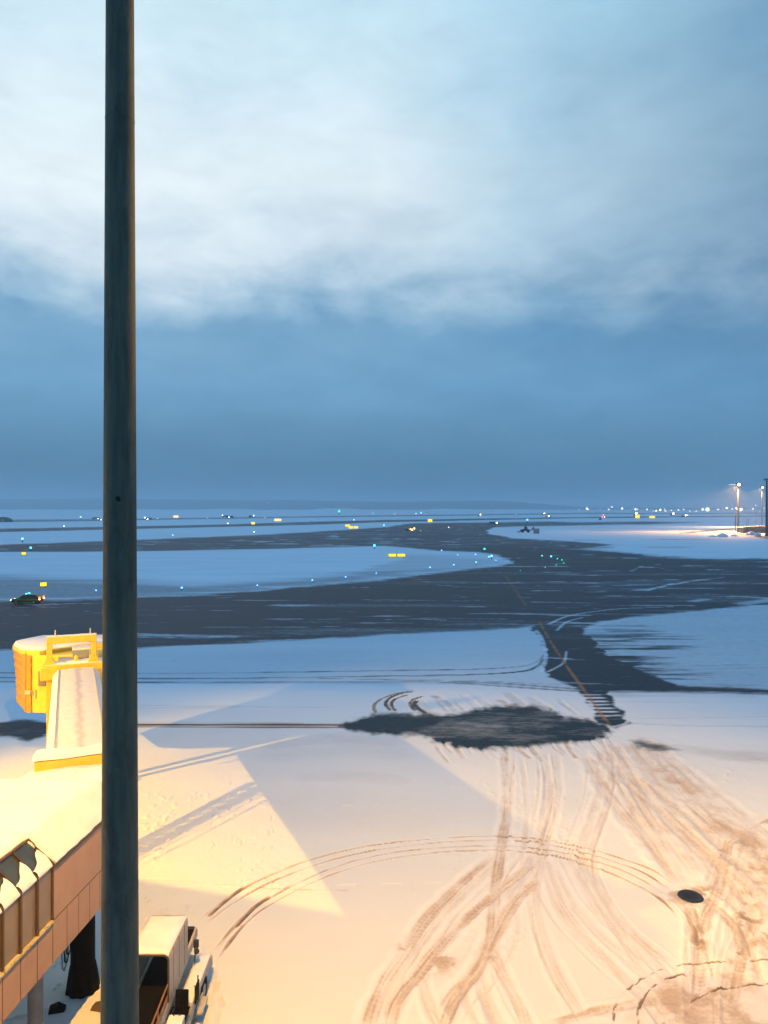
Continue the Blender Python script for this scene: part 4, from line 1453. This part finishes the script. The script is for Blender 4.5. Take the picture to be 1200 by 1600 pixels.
mb.build('steering_wheel', M_black, bl)
mb = MB()
mb.tube((1.06, 1.3, .8), (1.06, 1.3, 1.55), .02, seg=8).box((1.07, 1.15, 1.15), (.04, .42, .5))
mb.build('guard_panel', M_black, bl)
mb = MB()
mb.tube((.66, 2.5, 1.05), (.66, 2.5, 1.75), .02, seg=8).box((.70, 2.5, 1.82), (.16, .1, .22)).ball((.74, 2.42, 1.62), .09)
mb.build('work_lamp', M_dark, bl)
mb = MB()
mb.box((1.12, -.2, .42), (.2, 1.4, .05)).box((1.03, -.2, .55), (.03, 1.4, .25))
mb.build('side_step', M_trim, bl)
mb = MB()
mb.box((1.12, 1.6, .42), (.2, .8, .05)).box((1.03, 1.6, .5), (.03, .8, .16))
mb.build('side_step', M_trim, bl)
for k in range(5):
    mb = MB()
    mb.box((.80 + .08 * random.uniform(-2, 2), .8 + .16 * k, 1.10), (.09, .06, .03), rz=random.uniform(0, 3))
    mb.build('slush_clump', M_rust, dk)
# seams and rivet strips of the canopy
for y in (.45, 1.05, 1.65):
    mb = MB()
    mb.box((.553, y, 2.28), (.012, .035, 1.25))
    mb.build('canopy_seam', M_rust, can)

# ------------------------------------------------------------------ litter and covers on the apron
def lump(name, c, s, m, label, cat, rz=0):
    mb = MB()
    mb.prism([(-.5, -.5, 0), (.5, -.5, 0), (.62, -.35, .35), (.1, -.1, 1.0), (-.45, -.2, .7)], (0, .7, 0))
    o = mb.build(name, m, bevel=.03)
    o.location = c
    o.scale = s
    o.rotation_euler = (0, 0, rz)
    return tag(o, label, cat)


lump('wheel_chock', G(88, 1579), (.46, .36, .15), M_black, 'dark rubber wheel chock on blue shaded snow under the walkway', 'wheel chock', .3)
lump('wheel_chock', G(154, 1576), (.42, .3, .15), mat('brown_chock', (.10, .06, .045), .7), 'brown wheel chock half hidden by the light mast', 'wheel chock', -.2)

c = G(1079, 1401)
mb = MB()
ring = [[(r_ * math.cos(a * math.pi / 18) * (1 + .03 * math.sin(3 * a)), r_ * math.sin(a * math.pi / 18), z) for a in range(36)] for r_, z in ((.62, -.01), (.60, .022), (.52, .026), (.50, .018), (.02, .018))]
mb.loft(ring)
mh = mb.build('manhole_cover', M_dark, smooth=True)
mh.location = (c.x, c.y, .012)
mh.scale = (.80, .84, 1)
tag(mh, 'round dark metal pit cover bare in the tyre-marked snow', 'manhole cover')
mb = MB()
for k in range(6):
    mb.box((-.3 + .12 * k, 0, .024), (.03, .6 * math.sqrt(max(.1, 1 - ((-.3 + .12 * k) / .5) ** 2)), .008))
mb.build('grip_ridge', M_black, mh)

# ------------------------------------------------------------------ lit yellow taxiway signs
M_sign = emit('lit_yellow_sign_face', (1.0, .66, .005), 1.7)
M_sign_o = emit('lit_orange_sign_face', (1.0, .50, .16), 2.6)


def make_sign(w, h, face):
    root = thing('taxiway_sign', 'x', 'sign')
    mb = MB()
    mb.box((0, -.105, .35 + h / 2), (w - .12, .02, h - .12))
    mb.build('sign_face', face, root)
    mb = MB()
    mb.box((0, 0, .35 + h / 2), (w, .19, h))
    mb.build('casing', M_dark, root, bevel=.02)
    for x in (-w * .35, w * .35):
        mb = MB()
        mb.tube((x, 0, 0), (x, 0, .36), .05, seg=8)
        mb.build('leg', M_dark, root)
    return root


signs = {}
for px, py, wpx, hpx, rz, face, label in (
        (613, 871.5, 12, 6.5, 0, M_sign, 'lit yellow sign on the snow island, left one of the wide pair'),
        (627, 871.5, 12.5, 6.5, 0, M_sign, 'lit yellow sign on the snow island, right one of the wide pair'),
        (67.5, 919, 10.5, 9.5, .75, M_sign, 'largest tilted lit yellow sign just above the car with flashing lights'),
        (37, 868.5, 6.5, 6, .5, M_sign, 'small lit yellow sign on the snow at far left above the larger sign'),
        (543, 823.5, 7.5, 4, 0, M_sign, 'lit yellow sign topmost in the cluster of three on the dark strip'),
        (548, 826.5, 7, 4.5, 0, M_sign, 'lit yellow sign in the cluster of three, lower one in the middle'),
        (556, 826.5, 7.5, 4.5, 0, M_sign, 'lit yellow sign in the cluster of three, lower right one'),
        (395.5, 820, 6, 4.5, 0, M_sign, 'lone lit yellow sign beyond the wide strip left of the orange board'),
        (434, 814.5, 11, 4, 0, M_sign_o, 'long lit orange board on the far snow near the centre left'),
        (672, 816, 7, 5, 0, M_sign, 'lone lit yellow sign above the small vehicle with orange lights'),
        (275, 809, 8, 3.5, 0, M_sign_o, 'short lit orange board on the far snow right of the mast'),
        (1019, 810, 9, 4, 0, M_sign, 'lit yellow sign on the far right field below the town lights'),
        (996, 810, 7, 6, 0, M_sign, 'lit yellow sign beside the bright truck on the far right field')):
    g = G(px, py)
    D = g.y
    o = make_sign(wpx / F * D, max(.6, hpx / F * D - .35), face)
    o.location = g
    o.rotation_euler = (0, 0, rz)
    o['label'] = label
    o['group'] = 'lit taxiway signs'

# ------------------------------------------------------------------ airfield lights (each a thing of its own)
def light_mesh(name, col, strength):
    mb = MB()
    mb.tube((0, 0, -1.6), (0, 0, -.5), .22, .22, 6)
    mb.mi = 1
    mb.ball((0, 0, 0), .5, 10)
    bmesh.ops.recalc_face_normals(mb.bm, faces=mb.bm.faces)
    me = bpy.data.meshes.new(name)
    mb.bm.to_mesh(me)
    mb.bm.free()
    me.materials.append(M_dark)
    me.materials.append(emit(name + '_lens', col, strength))
    me.shade_smooth()
    return me


LM = {
    'b': light_mesh('blue_light', (.10, .36, 1.0), 5),
    'c': light_mesh('cyan_light', (.05, .55, 1.0), 4.5),
    'g': light_mesh('green_light', (.03, .95, .55), 2.6),
    'w': light_mesh('white_light', (.80, .88, 1.0), 3.2),
    'f': light_mesh('faint_light', (.42, .58, .72), 1.0),
    'y': light_mesh('warm_light', (1.0, .80, .42), 4),
    'p': light_mesh('pink_light', (1.0, .45, .62), 1.5)}
CNAME = {'b': 'blue', 'c': 'bright cyan', 'g': 'green', 'w': 'white', 'f': 'faint pale', 'y': 'warm yellow', 'p': 'pinkish'}


def airlight(px, py, s, k, label, group, name='airfield_light', cat='light', D=None):
    if D is None:
        D = G(px, py).y
    p = at(px, py, D)
    r_ = s / F * D
    o = bpy.data.objects.new(name, LM[k])
    COL.objects.link(o)
    o.location = p if D > 1500 else (p.x, p.y, r_ * 1.6)
    o.scale = (r_, r_, r_)
    tag(o, label, cat, group)


edge = [(150, 926, 2.2), (284, 923, 3), (402, 918, 2.2), (488, 910.5, 2.4), (540, 905, 2.2), (588, 899, 2.0), (672, 890, 2.2), (709, 886, 2.2), (744, 882, 2.2)]
for px, py, s in edge:
    airlight(px, py, s, 'b', 'tiny blue edge light in the row along the near edge of the snow island', 'blue lights along the near island edge')
for px, py, s, k, lab in ((35, 847.5, 3.6, 'b', 'bright blue edge light on the snow beyond the wide strip at far left'), (48, 861, 3.2, 'c', 'bright cyan edge light just right of the small yellow sign at left'),
                          (585, 858, 3.6, 'c', 'bright cyan edge light on the upper island edge left of the sign pair'), (768, 874, 3.4, 'b', 'brightest blue edge light near the tip of the snow island'), (764, 874, 2.6, 'b', 'dim blue edge light directly left of the brightest one at the island tip'),
                          (757, 862.5, 3.0, 'g', 'green centreline light on the dark pavement above the island tip'), (530, 804.5, 3.6, 'g', 'bright green light alone on the far snow near the centre'),
                          (824, 817, 3.0, 'b', 'bright blue light on the far snow just above the wheel loader'), (600, 825, 2.6, 'c', 'cyan light on the dark strip right of the three-sign cluster'),
                          (126, 812, 2.6, 'b', 'blue light on the far strip left of the light mast'), (658, 805.5, 2.6, 'b', 'blue light on the far strip above the orange-lit vehicle')):
    airlight(px, py, s, k, lab, 'bright airfield lights')
for px, py, s in ((743, 869.5, 1.9), (715, 869.5, 1.6), (690, 863, 1.9), (775, 878, 1.5)):
    airlight(px, py, s, 'b', 'tiny blue edge light in the row along the upper edge near the island tip', 'blue lights near the island tip')
for px, py, s in ((847, 871.5, 2.0), (871, 875.5, 1.6), (878, 877.5, 1.6), (881, 881.5, 1.2), (869, 885, 1.2), (852, 888, 1.1), (813, 893, 1.0)):
    airlight(px, py, s, 'g', 'tiny green centreline light in the curve across the dark bend', 'green lights on the bend')
airlight(861, 873.5, 2.6, 'c', 'cyan light between the green lights on the dark bend', 'bright airfield lights')
for px, py in ((20, 826), (100, 825.5), (79, 846), (158, 815), (246, 813.5), (270, 838.5), (324, 812.5), (331, 820.5), (356, 821), (397, 834), (481, 807), (455, 809), (553, 814.5), (583, 802.5), (701, 826.5), (657, 832), (692, 806), (650, 805), (806, 807), (633, 805), (722, 804), (743, 803), (617, 803.5), (445, 807.5), (575, 806), (487, 815), (414, 812), (98, 806)):
    airlight(px, py, 1.5 + .6 * random.random(), random.choice('ffwf'), 'faint pale light scattered over the far snow strips', 'faint lights on the far field')
for px, py in ((443, 804), (476, 803.2), (419, 786), (826, 803.5), (830, 801)):
    airlight(px, py, 1.8, 'p', 'small pinkish light low on the far horizon', 'pinkish lights on the horizon', D=2300)
town = [(680, 800), (625, 799.5), (646, 798.5), (683, 801.5), (708, 799.5), (740, 802), (757, 801.5), (784, 799.5), (787, 798.5), (858, 799), (866, 803), (880, 801), (905, 797), (918, 795.5), (922, 798), (918, 799), (938, 796), (951, 796), (956, 792), (955, 801), (967, 803), (974, 801), (979, 797), (988, 795.5), (996, 796), (1004, 799.5), (1011, 796), (1018, 796.5), (1031, 800), (1040, 801), (1049, 797.5), (1060, 797), (1078, 799), (1122, 796), (1152, 794.5), (1168, 797), (1181, 790), (1186, 796), (1195, 799), (835, 803), (1024, 805), (1092, 801)]
rt = random.Random(5)
warm = [(910 + 290 * rt.random() ** .8, 794 + 9 * rt.random()) for _ in range(34)]
for px, py in warm:
    airlight(px, py, rt.choice((1.6, 2.0, 2.0, 2.6, 3.2)), rt.choice('yyyywp'), 'small warm light scattered along the right horizon', 'warm lights on the right horizon', 'street_light', 'light', 2550)
for k, (px, py) in enumerate(town):
    airlight(px, py, 1.6 + .7 * random.random(), random.choice('wffy'), 'tiny pale town light on the hazy horizon', 'town lights on the horizon', 'street_light', 'light', 2600)
for px, py, s, k, lab in ((1105.5, 796, 6.0, 'w', 'largest round white light on the right horizon'), (1098, 796, 3.8, 'w', 'white light directly left of the largest horizon light'), (1098, 803, 3.0, 'w', 'white light directly below the pair on the right horizon'), (1085, 801, 3.8, 'y', 'warm yellow light left of the white pair on the right horizon'),
                          (1158, 796, 4.6, 'y', 'warm yellow light just right of the lit light pole'), (1135.5, 794, 3.2, 'w', 'white light between the large horizon light and the lit pole'), (1150, 794, 2.6, 'w', 'small white light touching the lit light pole at left')):
    airlight(px, py, s, k, lab, 'bright lights on the right horizon', 'street_light', 'light', 2500)

# ------------------------------------------------------------------ estate car with flashing lights
M_car = mat('dark_green_car_paint', (.035, .085, .012), .25, .2, .2, 3)
M_carstripe = mat('yellow_green_stripe', (.20, .28, .01), .35, 0, .15, 3)
M_carglass = glass_mat('dark_car_glass', (.012, .014, .018), .08)
M_head = emit('headlamp_lens', (1.0, .98, .92), 18)
M_tail = emit('tail_lamp_lens', (1.0, .09, .015), 9)
M_amber = emit('amber_lamp_lens', (1.0, .50, .06), 14)
M_bluebar = emit('blue_beacon_lens', (.05, .60, .9), 6)
cg = G(43, 943)
car = thing('estate_car', 'dark green estate car with blue roof beacons and lit tail lamps on the taxiway', 'car', cg)
body = [(-2.4, .42), (-2.42, .62), (-2.25, .80), (-1.45, .98), (-.65, 1.02), (1.9, 1.04), (2.32, .98), (2.38, .60), (2.34, .40), (1.9, .30), (-2.1, .30)]
mb = MB()
mb.prism([(x, -.87, z) for x, z in body], (0, 1.74, 0))
mb.build('body', M_car, car, bevel=.06, smooth=True)
mb = MB()
mb.prism([(-1.25, -.74, .99), (-.45, -.66, 1.50), (1.55, -.66, 1.52), (2.2, -.72, 1.02)], (0, 1.4, 0))
mb.build('cabin_glass', M_carglass, car, bevel=.05)
mb = MB()
mb.prism([(-.52, -.68, 1.46), (-.40, -.66, 1.53), (1.45, -.66, 1.55), (1.72, -.67, 1.46)], (0, 1.34, 0))
for x0, x1 in ((.15, .22), (1.05, 1.14)):
    mb.prism([(x0, -.745, 1.0), (x1, -.745, 1.0), (x1, -.675, 1.5), (x0, -.675, 1.5)], (0, .02, 0))
mb.build('roof', M_car, car)
mb = MB()
mb.prism([(-1.9, -.876, .62), (2.2, -.876, .62), (2.2, -.876, .80), (-1.9, -.876, .78)], (0, .004, 0))
mb.build('side_stripe', M_carstripe, car)
for x in (-1.48, 1.42):
    for y in (-.80, .80):
        mb = MB()
        mb.tube((x, y - .11, .33), (x, y + .11, .33), .33, .33, 24)
        wh = mb.build('wheel', M_black, car)
        mb = MB()
        mb.tube((x, y - .115, .33), (x, y + .115, .33), .19, .19, 14)
        mb.build('rim', M_grey, wh)
for y in (-.62, .62):
    mb = MB()
    mb.ball((-2.36, y, .66), (.14, .22, .13))
    mb.build('headlight', M_head, car)
    mb = MB()
    mb.box((2.33, y * 1.22, .92), (.16, .22, .46))
    tl = mb.build('tail_lamp', M_tail, car)
    mb = MB()
    mb.ball((2.34, y * 1.24, .80), (.10, .20, .09))
    mb.build('indicator', M_amber, tl)
    mb = MB()
    mb.box((-.35 + .0, y * 1.5, 1.06), (.2, .16, .13))
    mb.build('mirror', M_car, car)
mb = MB()
mb.box((.05, 0, 1.60), (.26, 1.2, .10))
lb = mb.build('light_bar', M_dark, car)
for y in (-.45, .45):
    mb = MB()
    mb.ball((.05, y, 1.66), (.17, .2, .10))
    mb.build('beacon', M_bluebar, lb)
lamp('headlamp_beam', (cg.x - 2.6, cg.y, .7), (cg.x - 12, cg.y, .0), 900, .08, 50, .6, (1, .95, .8))

# ------------------------------------------------------------------ ploughs, loader and other far vehicles
M_truck = mat('dark_truck_paint', (.04, .04, .05), .5, 0, .3)
M_white_l = emit('work_lamp_lens', (1.0, .95, .82), 26)


def make_truck():
    r = thing('snow_plough_truck', 'x', 'truck')
    mb = MB()
    mb.prism([(-4.0, -1.2, .8), (-4.15, -1.2, 1.8), (-3.85, -1.2, 3.0), (-1.9, -1.2, 3.1), (-1.9, -1.2, .8)], (0, 2.4, 0))
    mb.build('cab', M_truck, r, bevel=.08)
    mb = MB()
    mb.prism([(-4.03, -1.21, 1.9), (-3.86, -1.21, 2.8), (-2.3, -1.21, 2.8), (-2.3, -1.21, 1.9)], (0, 2.42, 0))
    mb.build('cab_glass', M_carglass, r)
    mb = MB()
    mb.prism([(-1.7, -1.25, 1.1), (-1.5, -1.25, 2.9), (4.0, -1.25, 2.9), (4.4, -1.25, 1.1)], (0, 2.5, 0))
    mb.box((0, 0, .95), (8.4, .9, .3))
    mb.build('hopper', M_truck, r)
    mb = MB()
    prof_ = [(-5.4, -2.2, .15), (-5.2, -2.2, .5), (-5.25, -2.2, .9), (-5.55, -2.2, 1.3), (-5.4, -2.2, 1.3), (-5.05, -2.2, .9), (-5.05, -2.2, .4), (-5.2, -2.2, .1)]
    mb.prism(prof_, (.9, 4.2, 0))
    mb.bar((-5.0, 0, .6), (-3.9, 0, .8), .5, .25)
    mb.build('plough_blade', M_dark, r)
    for x in (-3.0, 1.8, 3.2):
        for y in (-1.05, 1.05):
            mb = MB()
            mb.tube((x, y - .17, .52), (x, y + .17, .52), .52, .52, 16)
            mb.build('wheel', M_black, r)
    return r


tk = make_truck()
first = True
for px, py, s, rz, lamps, lab in (
        (352, 808.2, 1.0, .25, ((-4.0, 2.9, 'w', .85, .45),), 'dark plough truck with square white cab light, left in the group of three'),
        (360, 809.4, 1.0, -.1, ((-1.5, 1.1, 'w', .95, .35),), 'dark plough truck with low white lamp, middle in the group of three'),
        (392, 808.4, 1.0, 1.3, ((0, 3.0, 'w', 1.0, .5),), 'dark plough truck end-on with white roof light, right in the group of three'),
        (150, 811.5, .95, .2, ((-3.2, 2.6, 'w', 1.1, .55), (3, .8, 'w', .4, .4)), 'dark plough truck with bright white lamp left of the light mast'),
        (232, 812.5, .95, .1, ((-4, 3, 'y', .7, .7), (-1, 1.2, 'w', .5, .5)), 'dark plough truck on the far strip just right of the light mast'),
        (770, 819, .75, 0, ((4.6, 1.6, 'y', 1.0, 1.0),), 'dark truck with one round front lamp at the tip of the right snow field'),
        (938, 812.5, .8, 1.2, ((0, 7.4, 'r', 2.0, 2.0), (-1.6, 4.6, 'r', 1.8, 1.7), (1.8, 4.4, 'p', 1.6, 1.5)), 'dark vehicle with stacked red and white beacons on the right field'),
        (994, 806, 1.1, .6, ((-1, 4.0, 'w', 1.9, 1.7),), 'truck with the largest white work lamp on the far right field'),
        (1051, 805.5, 1.1, .5, ((0, 3.2, 'w', 1.7, 1.7),), 'truck with white work lamp, second from left on the right field'),
        (1067, 807.5, 1.0, 1.0, ((0, 2.4, 'w', 1.5, 1.5), (3, 2.2, 'y', .7, .7)), 'dark truck with twin lamps, rightmost of those on the far right field'),
        (639, 829, .62, 1.1, ((-2.2, 1.6, 'a', 1.2, .9), (1.8, 2.4, 'a', 1.4, 1.1), (-.4, 1.0, 'w', .7, .7)), 'small truck covered in amber lamps on the dark strip near centre'),
        (850, 804.5, 1.0, .3, ((0, 3.0, 'y', 1.6, 1.0),), 'far truck with warm lamp left of the red-beacon vehicle'),
        (857, 808, .9, .3, ((0, 2.0, 'y', 1.9, 1.1),), 'far truck with wide warm lamp just below and right of another'),
        (750, 806, .9, .6, ((0, 2.5, 'y', 1.3, 1.3),), 'far truck with a single warm round lamp above the dark bend')):
    g = G(px, py)
    o = tk if first else copy_tree(tk, g)
    if first:
        keep = True
    o.location = g
    o.rotation_euler = (0, 0, rz)
    o.scale = (s,) * 3
    o['label'] = lab
    o['group'] = 'work vehicles on the airfield'
    first = False
    o['lamps'] = str(lamps)
M_red = emit('red_beacon_lens', (1.0, .05, .10), 12)
M_pink = emit('pale_red_lens', (1.0, .55, .6), 10)
for o in [x for x in list(COL.objects) if x.get('lamps')]:
    for x, z, k, w_, h_ in eval(o['lamps']):
        mb = MB()
        mb.ball((x * math.cos(-o.rotation_euler.z), x * math.sin(-o.rotation_euler.z) - (1.5 if o.rotation_euler.z < .9 else 4.4), z), (w_ * .9, .25, h_ * .75), 10)
        mb.build('work_lamp', {'w': M_white_l, 'y': emit('warm_lens', (1, .78, .42), 16), 'a': M_amber, 'r': M_red, 'p': M_pink}[k], o)
    del o['lamps']

# wheel loader
lg = G(822, 832)
ld = thing('wheel_loader', 'dark wheel loader with raised bucket on the right snow field', 'wheel loader', lg)
mb = MB()
mb.prism([(-3.6, -1.1, .9), (-3.7, -1.1, 1.8), (-1.2, -1.1, 2.2), (.9, -1.1, 1.9), (1.6, -1.1, 1.0)], (0, 2.2, 0))
mb.build('body', M_truck, ld, bevel=.08)
mb = MB()
mb.prism([(-1.1, -.85, 2.0), (-1.0, -.8, 3.8), (.5, -.8, 3.8), (.85, -.85, 1.9)], (0, 1.7, 0))
mb.build('cab', M_truck, ld, bevel=.06)
for y in (-.75, .75):
    mb = MB()
    mb.path([Vector((.9, y, 2.0)), Vector((2.4, y, 1.3)), Vector((3.5, y, 1.6)), Vector((4.3, y, 2.6))], .22, 8)
    mb.build('lift_arm', M_truck, ld)
mb = MB()
mb.prism([(4.0, -1.4, 1.6), (4.4, -1.4, 1.5), (5.0, -1.4, 1.9), (4.6, -1.4, 3.6), (4.3, -1.4, 3.5), (4.5, -1.4, 2.1)], (0, 2.8, 0))
mb.build('bucket', M_truck, ld)
for x in (-2.3, 1.3):
    for y in (-1.05, 1.05):
        mb = MB()
        mb.tube((x, y - .28, .75), (x, y + .28, .75), .75, .75, 18)
        mb.build('wheel', M_black, ld)
mb = MB()
mb.box((-4.6, 0, .45), (1.6, 2.2, .5)).bar((-4.0, 0, .6), (-3.3, 0, 1.0), .2)
mb.build('rear_blade', M_truck, ld)
# tall grey equipment box beyond the loader
g = G(838, 834)
mb = MB()
mb.box((0, 0, 1.65), (3.3, 1.6, 2.9)).box((-1.2, 0, .12), (.3, 1.4, .24)).box((1.2, 0, .12), (.3, 1.4, .24))
eq = mb.build('equipment_cabinet', mat('pale_grey_cabinet', (.22, .26, .30), .7), bevel=.04)
eq.location = g
tag(eq, 'faint grey equipment cabinet on the snow right of the wheel loader', 'cabinet')

# domed hut at the far left edge
g = G(4, 815.5)
hut = thing('equipment_hut', 'dark dome-roofed hut on the far snow at the left edge', 'hut', g)
mb = MB()
pr = [(-9, -3, 0)] + [(9.6 * math.cos(math.pi - k * math.pi / 12), -3, 4.6 * math.sin(math.pi - k * math.pi / 12) + .6) for k in range(13)] + [(9, -3, 0)]
mb.prism(pr, (0, 6, 0))
mb.build('shell', mat('dark_hut_sheet', (.05, .045, .05), .8), hut)
mb = MB()
mb.box((1.5, -3.03, 1.6), (2.6, .06, 2.2)).box((-5, -3.03, 1.6), (1.4, .06, 2.4))
mb.build('door', mat('pale_hut_door', (.35, .36, .38), .6), hut)

# ------------------------------------------------------------------ light poles and shed on the right
M_lpole = mat('galvanised_dark_pole', (.05, .055, .07), .6, .3, .2)
M_flood_w = emit('bright_flood_lens', (1.0, .74, .42), 4.5)


def light_pole(px, py_base, py_top, wpx, lit, label, head_px):
    g = G(px, py_base)
    D = g.y
    top = H - (py_top - HY) / F * D
    r = thing('light_pole', label, 'light pole', g, 0, 'light poles on the right')
    rr = wpx / F * D / 2
    mb = MB()
    mb.tube((0, 0, 0), (0, 0, top - .3), rr * 1.25, rr * .8, 16).tube((0, 0, 0), (0, 0, 1.2), rr * 1.9, rr * 1.7, 12)
    mb.build('pole', M_lpole, r, smooth=True)
    mb = MB()
    hw = head_px / F * D
    mb.box((0, 0, top), (hw, .5, .35))
    for x in (-.4, 0, .4):
        mb.box((x * hw, -.5, top + .3), (hw * .25, .8, .7), rot=Matrix.Rotation(R(-30), 3, 'X').to_euler())
    hd_ = mb.build('lamp_head', M_lpole, r)
    if lit:
        mb = MB()
        mb.ball((0, -1.0, top - .1), lit / F * D / 2, 12)
        mb.build('lamp_lens', M_flood_w, hd_)
    return r, top


lp, tz = light_pole(1153.5, 831.5, 757, 2.6, 4.6, 'lit light pole, tallest clear one standing on the snow at right', 8)
lp2, tz2 = light_pole(1190.5, 824, 761.5, 1.3, 3.2, 'slender lit light pole farther off near the right edge', 5)
lp3, tz3 = light_pole(1198, 838, 750, 3.2, 0, 'unlit dark light pole cut by the right edge of the view', 9)
g = G(1153.5, 831.5)
mb = MB()
mb.box((-4.6, -.6, tz - .1), (3.4, .25, .3))
mb.bar((-6, -.4, tz - .1), (0, 0, tz - .1), .2)
mb.build('side_lamp_arm', emit('pale_lamp', (.8, .85, .9), 1.2), lp)
lamp('pole_lamp_beam', (g.x - 2.2, g.y - 1.8, tz - .8), (g.x - 12, g.y - 6, 0), 420000, .3, 140, .5, (1.0, .46, .14))
g = G(1190.5, 824)
lamp('pole_lamp_beam', (g.x - 2.2, g.y - 1.8, tz2 - .8), (g.x - 12, g.y - 6, 0), 260000, .3, 138, .5, (1.0, .52, .2))
# short thin posts
for px, pb_, pt_, lab in ((1149, 829, 806, 'thin dark post just left of the lit light pole'), (1166, 823, 808, 'short thin post left of the dark shed'), (1170, 823, 811, 'shorter thin post beside another left of the shed'), (1181, 823, 800, 'thin post rising behind the dark shed')):
    g = G(px, pb_)
    top = H - (pt_ - HY) / F * g.y
    mb = MB()
    mb.tube((0, 0, 0), (0, 0, top), .28, .22, 10).box((0, 0, top), (.5, .5, .4)).box((0, 0, .15), (.9, .9, .3))
    o = mb.build('post', M_lpole, smooth=True)
    o.location = g
    tag(o, lab, 'post', 'thin posts by the shed')
g = G(1183, 833)
shed = thing('apron_shed', 'long low dark shed among the light poles at the right edge', 'shed', g)
mb = MB()
mb.prism([(-8.5, 0, 0), (-8.5, 0, 3.0), (-7.5, 0, 3.6), (14, 0, 4.3), (14, 0, 0)], (0, 7, 0))
mb.build('wall', mat('dark_shed_cladding', (.06, .065, .075), .7, 0, .2), shed)
mb = MB()
mb.prism([(-8.8, -.2, 3.05), (-7.6, -.2, 3.72), (14.2, -.2, 4.42), (14.2, -.2, 4.6), (-7.6, -.2, 3.9), (-8.8, -.2, 3.25)], (0, 7.4, 0))
mb.build('roof', M_grey, shed)
mb = MB()
for k in range(5):
    mb.box((-6 + 3.6 * k, -.03, 1.5), (1.6, .05, 2.4))
mb.build('door', M_dark, shed)


def pile(px, py, wpx, hpx, label, seed):
    g = G(px, py)
    D = g.y
    w_, h_ = wpx / F * D / 2, hpx / F * D
    mb = MB()
    rings = []
    for i in range(9):
        t_ = i / 8
        rings.append([(w_ * math.cos(t_ * math.pi / 2) * math.cos(a) * (1 + .25 * math.sin(3 * a + seed)), .7 * w_ * math.cos(t_ * math.pi / 2) * math.sin(a), h_ * math.sin(t_ * math.pi / 2) * (1 + .2 * math.sin(2 * a + seed * 2 + t_ * 5)) - .05) for a in [k * math.pi / 14 for k in range(28)]])
    mb.loft(rings)
    o = mb.build('snow_pile', M_snow, smooth='all')
    o.location = g
    tag(o, label, 'snow pile', 'ploughed snow piles by the light poles')


pile(1174, 836, 16, 5.5, 'peaked snow pile in front of the dark shed', 1)
pile(1184, 838, 9, 6, 'small sharp snow pile lit orange near the right edge', 2)
pile(1128, 839, 16, 5, 'flat orange-lit snow pile left of the lit light pole', 3)
pile(1113, 839, 12, 2.5, 'lowest snow pile farthest left from the light poles', 4)
pile(1148, 838, 12, 2.6, 'low snow pile directly before the lit light pole', 5)

# ------------------------------------------------------------------ haze
HAZE = 0.0003
if HAZE:
    mb = MB()
    mb.box((0, 4600, 43), (19000, 10000, 88))
    hz = mb.build('haze', None or mat('unused', (.5, .5, .5)))
    m = bpy.data.materials.new('evening_haze')
    m.use_nodes = True
    t = m.node_tree
    t.nodes.clear()
    v = nn(t, 'ShaderNodeVolumePrincipled')
    v.inputs['Color'].default_value = (.74, .86, .95, 1)
    v.inputs['Density'].default_value = HAZE
    v.inputs['Anisotropy'].default_value = .2
    o_ = nn(t, 'ShaderNodeOutputMaterial')
    t.links.new(v.outputs[0], o_.inputs['Volume'])
    hz.data.materials.clear()
    hz.data.materials.append(m)
    hz['kind'] = 'stuff'
